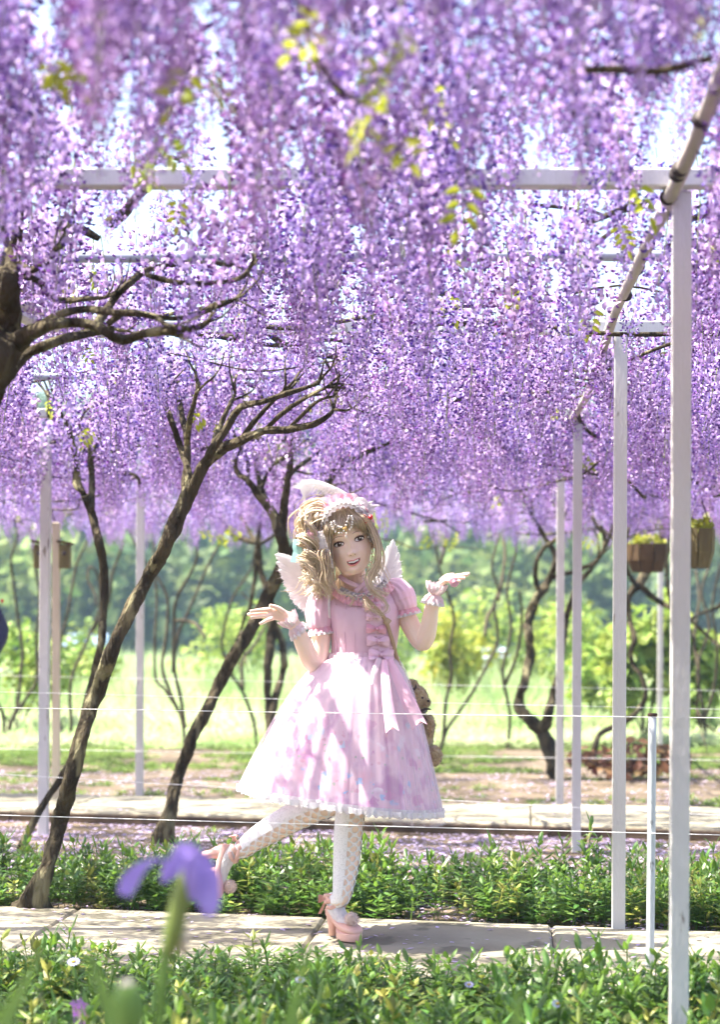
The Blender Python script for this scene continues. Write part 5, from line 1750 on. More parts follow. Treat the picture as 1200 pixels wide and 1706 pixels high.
def sprigs(col, scale, thr, color, mask, off, warp=.35):
    mp_ = N.new('ShaderNodeMapping'); mp_.inputs['Scale'].default_value = (scale * 3.2, scale, 1); mp_.inputs['Location'].default_value = (off, off * .7, 0); L.new(uvn, mp_.inputs[0])
    wn = N.new('ShaderNodeTexNoise'); wn.inputs['Scale'].default_value = 3.0; L.new(mp_.outputs[0], wn.inputs['Vector'])
    ad = N.new('ShaderNodeMix'); ad.data_type = 'RGBA'; ad.blend_type = 'ADD'; ad.inputs[0].default_value = warp; L.new(mp_.outputs[0], ad.inputs[6]); L.new(wn.outputs[1], ad.inputs[7])
    vo = N.new('ShaderNodeTexVoronoi'); vo.inputs['Scale'].default_value = 1; L.new(ad.outputs[2], vo.inputs['Vector'])
    mr = N.new('ShaderNodeMapRange'); mr.inputs[1].default_value = thr; mr.inputs[2].default_value = thr + .07; mr.inputs[3].default_value = 1; mr.inputs[4].default_value = 0; L.new(vo.outputs['Distance'], mr.inputs[0])
    # only some of the cells carry a sprig
    sp = N.new('ShaderNodeSeparateColor'); L.new(vo.outputs['Color'], sp.inputs[0])
    gt = N.new('ShaderNodeMath'); gt.operation = 'GREATER_THAN'; gt.inputs[1].default_value = .62; L.new(sp.outputs[0], gt.inputs[0])
    mu = N.new('ShaderNodeMath'); mu.operation = 'MULTIPLY'; L.new(mr.outputs[0], mu.inputs[0]); L.new(gt.outputs[0], mu.inputs[1])
    mu2 = N.new('ShaderNodeMath'); mu2.operation = 'MULTIPLY'; L.new(mu.outputs[0], mu2.inputs[0]); L.new(mask, mu2.inputs[1])
    mx = N.new('ShaderNodeMix'); mx.data_type = 'RGBA'; L.new(mu2.outputs[0], mx.inputs[0]); L.new(col, mx.inputs[6]); mx.inputs[7].default_value = rgb(color)
    return mx.outputs[2]
col = sprigs(col, 15, .30, (.30, .50, .80), band(.80, .93), 3.1, .6)
col = sprigs(col, 9, .30, (.62, .28, .50), band(.30, .95), 41.3, .7)
col = sprigs(col, 13, .25, (.45, .62, .80), band(.44, .62), 9.7, .5)
col = sprigs(col, 17, .18, (.70, .36, .48), band(.48, .92), 17.3, .4)
col = sprigs(col, 21, .16, (.38, .48, .38), band(.60, .92), 23.9, .5)
col = sprigs(col, 6, .30, (.84, .74, .84), band(.35, .85), 31.9, .5)
gm = N.new('ShaderNodeMapRange'); gm.inputs[1].default_value = .12; gm.inputs[2].default_value = .62; gm.inputs[3].default_value = .75; gm.inputs[4].default_value = .12; L.new(sep.outputs[1], gm.inputs[0])
mxp = N.new('ShaderNodeMix'); mxp.data_type = 'RGBA'; mxp.inputs[7].default_value = rgb((.83, .66, .74)); L.new(gm.outputs[0], mxp.inputs[0]); L.new(col, mxp.inputs[6]); col = mxp.outputs[2]
L.new(col, b_.inputs['Base Color'])
tr = N.new('ShaderNodeBsdfTranslucent'); L.new(col, tr.inputs[0])
mxs = N.new('ShaderNodeMixShader'); mxs.inputs[0].default_value = .15; L.new(b_.outputs[0], mxs.inputs[1]); L.new(tr.outputs[0], mxs.inputs[2]); L.new(mxs.outputs[0], N['Material Output'].inputs[0])
skirt_mesh('printed_skirt', m_print, .97, 19, .05, 0, .4)
m_tulle = mat('sheer_tulle', (0.84, 0.74, 0.80), rough=.7, transl=.35, alpha=.17)
skirt_mesh('tulle_overskirt', m_tulle, 1.01, 27, .07, 4, 1.9)
# fuller gathered panel of tulle hanging lower on the right
skirt_mesh('tulle_panel', m_tulle, 1.035, 31, .06, 22, 2.7, nth=60, th0=-1.05, th1=.75)
# lace along the hem
def hem_lace(sc_, nf, amp, drop, ph, depth, name, m):
    top_, bot = [], []
    n = 420
    for k in range(n + 1):
        th = 2 * PI * k / n
        a = skirt_pt(th, 1.0, sc_, nf, amp, drop, ph)
        s = abs(math.sin(k * PI / 6))
        o = Vector((a.x - PW(sk_c(1), 0, 0).x, a.y - Y0, 0)).normalized()
        top_.append(a + Vector((0, 0, .014)) + o * .002); bot.append(a + Vector((0, 0, -depth * (.45 + .55 * s))) + o * .004)
    mb = MB(); mb.strip(top_, bot); return mb.build(name, m, person)
hem_lace(.97, 19, .05, 0, .4, .024, 'hem_lace', m_lace)
hem_lace(1.01, 27, .07, 4, 1.9, .008, 'tulle_edge', m_lace)
# waist gathers
mb = MB()
for row, (yy, hw) in enumerate(((1090, 56.5), (1097, 58.5))):
    ringA, ringB = [], []
    for k in range(181):
        th = 2 * PI * k / 180
        f = 1 + .03 * math.sin(th * 30 + row)
        ringA.append(PW(604 + hw * math.cos(th), yy - 3, .01 + hw * .76 * KM * math.sin(th)))
        ringB.append(PW(604 + (hw + 5) * f * math.cos(th), yy + 7, .01 + (hw + 5) * f * .76 * KM * math.sin(th)))
    mb.strip(ringA, ringB)
mb.build('waist_ruffle', m_pale, person)

# sleeves
def sleeve(pts, rad, fold, nm='sleeve'):
    mb = MB(); mb.tube(pts, rad, n=64, sub=6, fold=fold, cap=False)
    so_ = mb.build(nm, m_pink, person)
    # frill at the hem
    a, b = pts[-2], pts[-1]
    ax_ = (b - a).normalized()
    for (m, r0, r1, ln, kf) in ((m_pink_d, rad[-1] * .98, rad[-1] * 1.18, .022, 13), (m_lace, rad[-1] * 1.12, rad[-1] * 1.26, .012, 17)):
        st = b if m is m_pink_d else b + ax_ * .017
        u_ = ax_.orthogonal().normalized(); v_ = ax_.cross(u_)
        A, B = [], []
        for k in range(97):
            th = 2 * PI * k / 96
            f = 1 + .10 * math.sin(kf * th)
            A.append(st + (u_ * math.cos(th) + v_ * math.sin(th)) * r0)
            B.append(st + ax_ * ln + (u_ * math.cos(th) + v_ * math.sin(th)) * (r1 * f))
        q = MB(); q.strip(A, B); q.build('sleeve_frill', m, so_)
    return so_
sleeve([PW(556, 978, .02), PW(544, 988, .015), PW(536, 1004, .01), PW(533, 1022, .005), PW(533, 1038, 0), PW(534, 1045, 0)], [.022, .042, .0535, .0545, .048, .042], (14, .035))
sleeve([PW(648, 972, .02), PW(659, 979, .015), PW(668, 991, .01), PW(672, 1003, .005), PW(675, 1010, 0), PW(676, 1014, 0)], [.022, .042, .052, .052, .046, .042], (14, .035))

# wrist cuffs of frilled tulle
def cuff(a, b, r0, nm='lace_cuff'):
    ax_ = (b - a).normalized(); u_ = ax_.orthogonal().normalized(); v_ = ax_.cross(u_)
    root = None
    for j, (t0, t1, r1, r2, kf, m) in enumerate(((.40, 1.0, 1.0, 1.75, 9, m_pale), (.5, .92, 1.15, 1.65, 11, m_lace), (.42, 0.0, 1.0, 1.7, 10, m_pale), (.12, -.12, 1.45, 1.85, 14, m_lace))):
        A, M_, B = [], [], []
        for k in range(97):
            th = 2 * PI * k / 96
            f = 1 + .16 * math.sin(kf * th + j)
            dir_ = u_ * math.cos(th) + v_ * math.sin(th)
            A.append(a + (b - a) * t0 + dir_ * (r0 * r1)); B.append(a + (b - a) * (t1 + .05 * math.sin(2 * kf * th)) + dir_ * (r0 * r2 * f))
            M_.append((A[-1] + B[-1]) / 2 + dir_ * (r0 * .22))
        mb = MB(); mb.strip(A, M_); mb.strip(M_, B)
        o = mb.build(nm if root is None else 'cuff_frill', m, person if root is None else root)
        root = root or o
cuff(P(498, 1052, -.09), P(477, 1027, -.105), .0215)
cuff(P(722, 1003, -.09), P(729, 972, -.10), .0215)

# bows and frills down the front
def front(px, py, off=.004):
    "point on the front of the bodice"
    cx, hw, hd = 607, 57, 43
    q = max(-1, min(1, (px - cx) / hw))
    d = .01 - hd * KM * math.sqrt(1 - q * q)
    if py > 1095:
        t = min(1, (py - 1094) / 238); w_ = sk_w(t) * 1.06
        q = max(-.98, min(.98, (px - sk_c(t)) / w_)); d = .01 - w_ * KM * .92 * math.sqrt(1 - q * q)
    return PW(px, py, d - off)


def bow(cx, cy, w_, h_, tilt, m, parent, kn=.2, off=.012, at_=front, name='bow'):
    c, s = math.cos(tilt), math.sin(tilt)
    mb = MB()
    def q(x, y, o): return at_(cx + x * c - y * s, cy + x * s + y * c, off + o)
    for sg in (-1, 1):
        rows = []
        for i in range(9):
            t = i / 8
            x = sg * w_ * .5 * t
            hh = h_ * .5 * (.22 + .78 * math.sin(t * PI * .62) ** .8)
            puff = .011 * math.sin(t * PI) + .002
            row = []
            for k in range(9):
                v = k / 8 * 2 - 1
                row.append(q(x, hh * v, puff * (1 - v * v) + .0016 * math.sin(v * 7 + i * .4)))
            rows.append(row)
        mb.loft(rows, closed=False, cap=False)
    mb.ell(q(0, 0, .008), (w_ * kn * .32 * KM, 0, 0), (0, .007, 0), (0, 0, h_ * .2 * KM), 10, 8)
    return mb.build(name, m, parent)


def frill(path_, wd, m, parent, waves, name='frill', amp=.006, at_=front, both=True):
    P_, _ = catmull([Vector((p[0], p[1], 0)) for p in path_], [0] * len(path_), 14)
    A, B, C_ = [], [], []
    L_ = 0
    for i, p in enumerate(P_):
        t = (P_[min(i + 1, len(P_) - 1)] - P_[max(i - 1, 0)]).normalized()
        n = Vector((-t.y, t.x, 0))
        sw = math.sin(i / len(P_) * waves * 6.28)
        A.append(at_(p.x + n.x * wd, p.y + n.y * wd, .006 + amp * sw)); B.append(at_(p.x, p.y, .004)); C_.append(at_(p.x - n.x * wd, p.y - n.y * wd, .006 - amp * sw))
    mb = MB(); mb.strip(A, B)
    if both: mb.strip(B, C_)
    return mb.build(name, m, parent)


frill([(604, 988), (614, 1005), (620, 1025), (626, 1050), (630, 1072), (632, 1094)], 12, m_pink, person, 11)
frill([(634, 984), (634, 1005), (638, 1030), (644, 1055), (648, 1078), (648, 1094)], 7, m_pink, person, 11)
frill([(566, 982), (580, 990), (598, 995), (618, 992), (634, 980), (644, 970)], 6, m_silver, person, 12)
frill([(556, 984), (574, 998), (596, 1003), (618, 1000), (640, 988), (654, 974)], 7, m_pink_d, person, 14)
for (cx, cy, w_, h_, m) in ((621, 1012, 26, 12, m_pink_d), (624, 1029, 28, 13, m_pink), (627, 1048, 33, 15, m_pink_d), (630, 1068, 38, 17, m_pink), (635, 1090, 42, 18, m_pink)):
    bow(cx, cy, w_, h_, .05, m, person)
for xx in ((576, 574), (594, 590), (560, 560)):
    mb = MB(); mb.tube([front(xx[0] + (xx[1] - xx[0]) * k / 6, 1006 + 14 * k, .0012) for k in range(7)], .0016, n=6, sub=3); mb.build('bodice_tuck', m_pink, person)
# sash tails
def tail_strip(pts_, wd, m, name='sash_tail', notch=True):
    P_, W_ = catmull([Vector((p[0], p[1], p[2])) for p in pts_], wd, 6)
    mb = MB(); rows = []
    for i, p in enumerate(P_):
        t = P_[min(i + 1, len(P_) - 1)] - P_[max(i - 1, 0)]; n = Vector((-t.y, t.x)).normalized()
        e = i == len(P_) - 1
        row = []
        for k in (-1, -.5, 0, .5, 1):
            dy = -(1 - abs(k)) * W_[i] * .9 if (e and notch) else 0
            row.append(PW(p.x + n.x * k * W_[i], p.y + n.y * k * W_[i] + dy, p.z - .004 * (1 - k * k) - .002 * math.sin(k * 5 + i * .3)))
        rows.append(row)
    mb.loft(rows, closed=False, cap=False)
    return mb.build(name, m, person)
fd = lambda px, py, o: front(px, py, o).y - Y0
m_sash = mat('sash_satin', (.74, .45, .57), (.79, .53, .64), scale=8, rough=.45, transl=.1, bump=.3, bscale=14)
tail_strip([(640, 1098, fd(640, 1098, .02)), (641, 1130, fd(641, 1130, .03)), (645, 1170, fd(645, 1170, .03)), (652, 1214, fd(652, 1214, .03))], [4, 7, 9, 11], m_sash)
tail_strip([(648, 1096, fd(648, 1096, .02)), (660, 1125, fd(660, 1125, .02) - .01), (676, 1160, fd(672, 1160, .02) - .02), (697, 1208, fd(690, 1208, .02) - .03)], [4, 8, 11, 13], m_sash)
tail_strip([(632, 1096, fd(632, 1096, .015)), (624, 1115, fd(624, 1115, .02)), (618, 1140, fd(618, 1140, .02))], [4, 5, 4], m_pale)
# neck ribbon crossed at the collar
def flat_ribbon(pts_, wd, m, name):
    mb = MB(); mb.tube([PW(*p) for p in pts_], wd, n=8, sub=4, flat=(.22, 1), up=(0, 1, 0)); return mb.build(name, m, person)
flat_ribbon([(566, 960, -.05), (576, 968, -.078), (592, 976, -.085), (612, 984, -.085)], .009, m_pink, 'neck_ribbon')
flat_ribbon([(618, 962, -.05), (611, 969, -.078), (604, 977, -.088), (592, 987, -.085)], .009, m_pink, 'neck_ribbon')
flat_ribbon([(549, 978, -.05), (549, 1000, -.07), (549, 1020, -.065), (550, 1030, -.05)], .004, m_lace, 'shoulder_strap')
mb0 = MB(); mb0.ball(Vector((0, 0, 0)), .0045, 10, 7)
beads = None
qb = random.Random(5)
pearl_me = None
def pearl_mesh():
    global pearl_me
    if pearl_me is None:
        pearl_me = bpy.data.meshes.new('pearl')
        pearl_me.from_pydata([tuple(v) for v in mb0.v], [], mb0.f); pearl_me.materials.append(m_pearl)
        pearl_me.polygons.foreach_set('use_smooth', [True] * len(mb0.f))
    return pearl_me
for i in range(26):
    t = i / 25
    px = 566 + 76 * t; py = 984 + 12 * math.sin(PI * t) - 10 * t ** 3 + qb.uniform(-2, 2)
    o = link_mesh('collar_bead', pearl_mesh(), person, front(px, py, .012)); q = qb.uniform(.55, .9); o.scale = (q, q, q)

# -- headdress
hd_root = None
arc = [(-38, -4, -22), (-42, -8, 0), (-41, -16, 22), (-34, -26, 42), (-20, -33, 55), (0, -36, 61), (19, -32, 57), (33, -25, 43), (40, -14, 22), (41, -8, 2), (38, -4, -14)]
AP, _ = catmull([Vector(a) for a in arc], [0] * len(arc), 10)
def hband(o0, o1, wave, nw, lift, m, name, parent, inn=0):
    A, B = [], []
    cen = Vector((0, 8, 12))
    for i, p in enumerate(AP):
        out = Vector((p.x - cen.x, 0, p.z - cen.z)).normalized(); fw = Vector((0, -1, 0.15))
        sw = math.sin(i * nw)
        a = p + out * (3 + lift) + fw * o0; b = p + out * (3 + lift + 2.5 - inn + wave * sw) + fw * (o1 + 1.2 * math.sin(i * nw * 1.7 + 1))
        A.append(HD(a.x, a.y, a.z)); B.append(HD(b.x, b.y, b.z))
    mb = MB(); mb.strip(A, B); return mb.build(name, m, parent)
hd_root = hband(-5, 5, 0.3, .5, 0, m_lace, 'headdress', person)
hband(2, 15, 2.4, 1.0, 0, m_lace, 'lace_frill', hd_root)
hband(6, 24, 1.8, 1.1, -1, m_lace, 'lace_frill', hd_root, 13)
hband(6, 24, 1.6, 1.6, 1, m_lace, 'lace_frill', hd_root, 8)
hband(-4, -12, 2.2, 1.0, 0, m_pale, 'lace_frill', hd_root)
hband(-1, 5, 1.5, .8, 2.5, m_pink_d, 'rose_band', hd_root)
# hanging lace at the left temple
for (x0, dx, n) in ((-40, -3, 0), (-37, 3, 1)):
    A, B = [], []
    for i in range(24):
        t = i / 23
        sw = 2.2 * math.sin(i * 1.1 + n)
        A.append(HD(x0 + dx * t, -48 - 4 * t + sw * .4, 30 - 64 * t)); B.append(HD(x0 + dx * t - 10 + sw * .5, -44 - 4 * t - sw * .5, 29 - 62 * t + sw))
    mb = MB(); mb.strip(A, B); mb.build('lace_frill', m_lace, hd_root)
for i in range(2):
    A, B = [], []
    for j in range(16):
        t = j / 15; sw = 2 * math.sin(j * 1.2 + i)
        A.append(HD(37 + i, -24 + sw * .4, 20 - 26 * t)); B.append(HD(46 + sw * .6, -22 - sw * .4, 19 - 25 * t + sw))
    mb = MB(); mb.strip(A, B); mb.build('lace_frill', m_lace, hd_root)


def rosette(c, r, m, name, seed=0, turns=3):
    q = random.Random(seed); mb = MB()
    for ring_ in range(turns):
        n = 5 + ring_ * 2
        rr = r * (.3 + .7 * ring_ / max(1, turns - 1))
        for k in range(n):
            th = 2 * PI * k / n + ring_ * .6 + q.uniform(-.2, .2)
            d = Vector((math.cos(th), 0, math.sin(th))); s = Vector((-math.sin(th), 0, math.cos(th))); f = Vector((0, -1, 0))
            b0 = c + d * rr * .25 + f * (r * (.55 - .3 * ring_ / turns))
            mb.add([b0 - s * rr * .2, b0 + s * rr * .2, c + d * rr * .8 + s * rr * .5 + f * r * .35, c + d * rr + f * r * (.1 + .1 * q.random()), c + d * rr * .8 - s * rr * .5 + f * r * .35], [(0, 1, 2, 3, 4)])
    mb.ball(c + Vector((0, -r * .4, 0)), r * .28, 8, 6)
    return mb.build(name, m, hd_root or person)


def hw_(px, py, d): return PW(px, py, d)
for i, (px, py, r, m, d) in enumerate(((541, 846, 12, m_pale, -.07), (553, 843, 11, m_pink_d, -.075), (565, 840, 12, m_pink_d, -.08), (577, 838, 11, m_pink_d, -.08), (588, 836, 9, m_pale, -.075), (532, 849, 8, m_pale, -.06),
                                     (522, 893, 7.5, m_pink_d, -.115), (600, 846, 12, m_lace, -.08), (518, 884, 7, m_lace, -.11), (612, 852, 10, m_lace, -.075))):
    rosette(hw_(px, py, d - .02), r * 1.25 * KM, m, 'rosette', i)
mb = MB()
for (tx, ty, w_) in ((626, 846, 4), (634, 845, 3.5), (622, 838, 3.5), (610, 836, 3.5), (628, 855, 4), (616, 860, 3.5)):
    a = Vector((604, 850)); b = Vector((tx, ty)); n = Vector((-(b - a).y, (b - a).x)).normalized()
    rows = []
    for j in range(7):
        t = j / 6; p = a + (b - a) * t; ww = w_ * math.sin(PI * min(1, .15 + t * .85)) ** .7 * (1 - t * .3) + .2
        rows.append([PW(p.x + n.x * ww * k, p.y + n.y * ww * k, -.10 - .012 * t + .003 * k * k) for k in (-1, 0, 1)])
    mb.loft(rows, closed=False, cap=False)
mb.build('white_flower', m_feather, hd_root)
for (px, py, r) in ((606.5, 866, 4.6), (604.8, 870.5, 3.6), (617.5, 866.5, 4.2), (610, 874, 2.6)):
    mb = MB(); mb.ball(PW(px, py, -.16), r * KM, 12, 8); mb.build('cherry', m_red, hd_root)
mb = MB(); mb.tube([PW(607, 872, -.12), PW(610, 880, -.12), PW(613, 888, -.115)], [.006, .007, .003], n=8, sub=3, flat=(.4, 1)); mb.build('red_ribbon', m_red, hd_root)
for pts_ in ([(553.5, 876), (554, 879), (555, 882), (557, 886.5), (560, 890.5), (565.5, 893), (570, 892.5)], [(558, 874), (559, 876), (560.5, 879), (564, 882), (567, 883), (570, 883.5)],
             [(582, 865), (581.5, 867.5), (580.5, 870), (579, 874.5), (577.5, 880)], [(586.5, 865.5), (587.5, 868), (588, 871), (587.5, 875), (587, 879), (586, 883.5), (583, 887)], [(573.5, 889), (577.5, 893.5)]):
    for (px, py) in pts_:
        o = link_mesh('pearl', pearl_mesh(), hd_root, PW(px, py, -.183)); o.scale = (.85, .85, .85)
mb = MB(); mb.ell(PW(576, 886, -.18), (.0085, 0, 0), (0, .003, 0), (0, 0, .0085), 12, 8, amp=.3); mb.build('gold_pendant', m_gold, hd_root)
o = link_mesh('pearl_drop', pearl_mesh(), hd_root, PW(577.5, 898, -.178)); o.scale = (.9, .9, 1.5)
# mint ribbon at the side tail
mb = MB()
for (pts_, w_) in (([(497, 905), (495, 918), (492, 930), (490, 938)], 4.5), ([(499, 904), (501, 918), (499, 928)], 4), ([(494, 900), (492, 912), (494, 922)], 3.5)):
    P_, _ = catmull([Vector((p[0], p[1], 0)) for p in pts_], [0] * len(pts_), 4)
    mb.strip([PW(p.x - w_, p.y, -.095) for p in P_], [PW(p.x + w_, p.y + 1, -.10) for p in P_])
mb.build('mint_ribbon', m_mint, hd_root)
# ostrich plume
sp_, sr_ = catmull([Vector((p[0], p[1], 0)) for p in ((590, 838), (574, 829), (557, 821), (539, 814), (521, 810), (508, 811), (501, 817))], [0] * 7, 8)
mb = MB()
mb.tube([PW(p.x, p.y - 2, -.06) for p in sp_], [KM * (2.2 + 5 * math.sin(PI * min(1, .08 + i / len(sp_) * .95)) ** .8) for i in range(len(sp_))], n=12, sub=1, flat=(.45, 1), up=(0, 1, 0), bump=.25)
qp = random.Random(9)
for i in range(1000):
    f_ = qp.random() ** .8 * (len(sp_) - 1.001); j = int(f_); p = sp_[j] * (1 - (f_ - j)) + sp_[j + 1] * (f_ - j)
    t = (sp_[min(j + 2, len(sp_) - 1)] - sp_[max(j - 1, 0)]).normalized()
    n = Vector((-t.y, t.x, 0)) * qp.choice((-1, 1, 1)); u_ = f_ / len(sp_)
    if n.y > 0: ln = qp.uniform(8, 27) * (.5 + .7 * u_)
    else: ln = qp.uniform(6, 17) * (.5 + .7 * u_)
    d = -.06 + qp.uniform(-.02, .015)
    b = p + n * ln * .55 + t * ln * .25; e = p + n * ln * .9 + t * ln * .55 + Vector((0, ln * .18, 0))
    w_ = t * .42
    mb.add([PW(p.x, p.y, d), PW(p.x + w_.x, p.y + w_.y, d), PW(b.x + w_.x, b.y + w_.y, d - .004), PW(b.x, b.y, d - .004), PW(e.x, e.y, d - .005)], [(0, 1, 2, 3), (3, 2, 4)])
mb.build('plume', m_feather, hd_root)

# flower ring on the right hand
rosette(P(757, 970, dr - .035), 8.5 * KM, m_pink_d, 'flower_ring', 77).parent = person

# -- stockings of white lace with open lattice
m_stock = bpy.data.materials.new('lace_stocking'); m_stock.use_nodes = True
nt_ = m_stock.node_tree; N, L = nt_.nodes, nt_.links
b_ = N['Principled BSDF']; b_.inputs['Base Color'].default_value = rgb((.78, .77, .80)); b_.inputs['Roughness'].default_value = .8
uvn = N.new('ShaderNodeTexCoord').outputs['UV']
sep = N.new('ShaderNodeSeparateXYZ'); L.new(uvn, sep.inputs[0])
def mth(op, a, b=None):
    n = N.new('ShaderNodeMath'); n.operation = op
    for i, v in enumerate((a, b)):
        if v is None: continue
        if isinstance(v, (int, float)): n.inputs[i].default_value = v
        else: L.new(v, n.inputs[i])
    return n.outputs[0]
u_o, v_o = sep.outputs[0], sep.outputs[1]
wn = N.new('ShaderNodeTexNoise'); wn.inputs['Scale'].default_value = 30; L.new(uvn, wn.inputs['Vector'])
nv = mth('MULTIPLY', mth('SUBTRACT', wn.outputs[0], .5), .9)
s1 = mth('ABSOLUTE', mth('SINE', mth('ADD', mth('ADD', mth('MULTIPLY', u_o, 22), mth('MULTIPLY', v_o, 82)), nv)))
s2 = mth('ABSOLUTE', mth('SINE', mth('ADD', mth('SUBTRACT', mth('MULTIPLY', u_o, 22), mth('MULTIPLY', v_o, 82)), nv)))
hole = mth('GREATER_THAN', mth('MULTIPLY', s1, s2), .30)
# the lattice runs in a panel down one side, the rest is close knit
pan = mth('LESS_THAN', mth('ABSOLUTE', mth('SUBTRACT', u_o, N.new('ShaderNodeValue').outputs[0])), .135)
valn = [n for n in N if n.type == 'VALUE'][0]; valn.outputs[0].default_value = .37; valn.label = 'panel'
knit = N.new('ShaderNodeTexVoronoi'); mpk = N.new('ShaderNodeMapping'); mpk.inputs['Scale'].default_value = (60, 220, 1); L.new(uvn, mpk.inputs[0]); L.new(mpk.outputs[0], knit.inputs['Vector']); knit.inputs['Scale'].default_value = 1
kn = mth('MULTIPLY', mth('GREATER_THAN', knit.outputs['Distance'], .66), .14)
holes = mth('MAXIMUM', mth('MULTIPLY', hole, pan), kn)
tp = N.new('ShaderNodeBsdfTransparent'); mxs = N.new('ShaderNodeMixShader'); L.new(holes, mxs.inputs[0]); L.new(b_.outputs[0], mxs.inputs[1]); L.new(tp.outputs[0], mxs.inputs[2]); L.new(mxs.outputs[0], N['Material Output'].inputs[0])
mb = MB(); mb.tube(legS[1:], [r + .0035 for r in rS[1:]], n=40, sub=6, up=(0, 1, 0), cap=False)
st_o = mb.build('stocking', m_stock, person)
mb = MB(); mb.tube(FTS, [.030, .032, .028, .022, .011], n=20, sub=4); mb.build('stocking_foot', m_lace, st_o)
mb = MB(); mb.tube(legB[1:], [r + .0035 for r in rB[1:]], n=40, sub=6, up=(0, 1, 0), cap=False)
st_o = mb.build('stocking', m_stock, person)
mb = MB(); mb.tube(FTB, [.031, .032, .028, .022, .011], n=20, sub=4); mb.build('stocking_foot', m_lace, st_o)


# -- platform shoes
def shoe(o, fw, up, pomp_at):
    """o: point under the heel on the sole plane, fw: towards the toe, up: from sole to ankle; lengths in metres"""
    o, fw, up = Vector(o), Vector(fw).normalized(), Vector(up)
    up = (up - fw * up.dot(fw)).normalized(); sd_ = fw.cross(up)
    S_ = .88
    def q(f, s, u): return o + (fw * f + sd_ * s + up * u) * S_
    stations = [(-.012, .016, .078, .108), (.0, .028, .074, .130), (.03, .032, .068, .112), (.065, .034, .055, .088), (.10, .038, .040, .074), (.14, .043, .030, .073), (.175, .042, .030, .068), (.20, .034, .030, .058), (.214, .018, .031, .048)]
    rings = []
    for (f, w_, z0, z1) in stations:
        r = []
        for k in range(20):
            th = 2 * PI * k / 20
            c_, s_ = math.cos(th), math.sin(th)
            r.append(q(f, w_ * (abs(c_) ** .7) * (1 if c_ > 0 else -1), (z0 + z1) / 2 + (z1 - z0) / 2 * (abs(s_) ** .7) * (1 if s_ > 0 else -1)))
        rings.append(r)
    mb = MB(); mb.loft(rings); sh = mb.build('shoe', m_shoe, person)
    # platform and heel
    rings = []
    for (u_, e) in ((0, .97), (.004, 1.0), (.028, 1.02), (.034, .99)):
        r = []
        for k in range(28):
            th = 2 * PI * k / 28
            f = .150 + .071 * math.cos(th) * e; w_ = .046 * math.sin(th) * e * (1 - .12 * math.cos(th))
            r.append(q(f, w_, u_ + (.012 if f < .1 else 0) * (1 if u_ > .02 else 0)))
        rings.append(r)
    mb = MB(); mb.loft(rings); mb.build('platform', m_shoe, sh)
    rings = []
    for (u_, f0, f1, w_) in ((0, .004, .038, .020), (.04, .000, .040, .021), (.075, -.010, .052, .028), (.09, -.012, .060, .030)):
        r = []
        for k in range(16):
            th = 2 * PI * k / 16
            r.append(q((f0 + f1) / 2 + (f1 - f0) / 2 * math.cos(th), w_ * math.sin(th), u_))
        rings.append(r)
    mb = MB(); mb.loft(rings); mb.build('heel', m_shoe, sh)
    # straps wound round the ankle
    for (pts_, w_) in (([(.0, .030, .138), (.03, .043, .148), (.062, .0, .152), (.03, -.043, .148), (.0, -.030, .138)], .008), ([(.0, .032, .168), (.026, .044, .172), (.062, .002, .174), (.026, -.044, .172), (-.012, 0, .166), (.0, .032, .168)], .008),
                       ([(.03, .040, .125), (.06, .036, .126), (.078, .0, .138), (.06, -.036, .150), (.03, -.042, .165)], .007), ([(.03, -.040, .125), (.06, -.036, .126), (.080, .0, .132), (.06, .036, .150), (.03, .042, .165)], .007)):
        mb = MB(); mb.tube([q(*p) for p in pts_], w_, n=8, sub=5, flat=(1, .3), up=tuple(up)); mb.build('ankle_strap', m_shoe, sh)
    mb = MB()                               # bow behind the ankle
    for sg in (-1, 1):
        rows = []
        for i in range(7):
            t = i / 6; hh = .018 * (.25 + .75 * math.sin(t * PI * .6))
            rows.append([q(-.022 - .012 * math.sin(t * PI) - .012 * t, sg * .042 * t, .150 + hh * v) for v in (-1, -.5, 0, .5, 1)])
        mb.loft(rows, closed=False, cap=False)
        rows = []
        for i in range(5):
            t = i / 4
            rows.append([q(-.022 - .012 * t, sg * (.008 + .026 * t) + .008 * v, .146 - .06 * t) for v in (-1, 1)])
        mb.loft(rows, closed=False, cap=False)
    mb.ball(q(-.022, 0, .150), .009, 10, 8); mb.build('heel_bow', m_shoe, sh)
    # fur pompom
    pc_ = q(*pomp_at); qq = random.Random(4)
    mb = MB(); mb.ball(pc_, .022, 14, 10, amp=.15)
    for i in range(900):
        d = Vector((qq.gauss(0, 1), qq.gauss(0, 1), qq.gauss(0, 1))).normalized(); t = d.orthogonal().normalized() * .0012
        e = d * qq.uniform(.026, .034) + Vector((0, 0, -.002))
        mb.add([pc_ + d * .018 - t, pc_ + d * .018 + t, pc_ + e], [(0, 1, 2)])
    mb.build('pompom', m_pom, sh)
    return sh


shoe(*SHOE_S, (.172, .006, .092))
shoe(*SHOE_B, (.172, .0, .092))

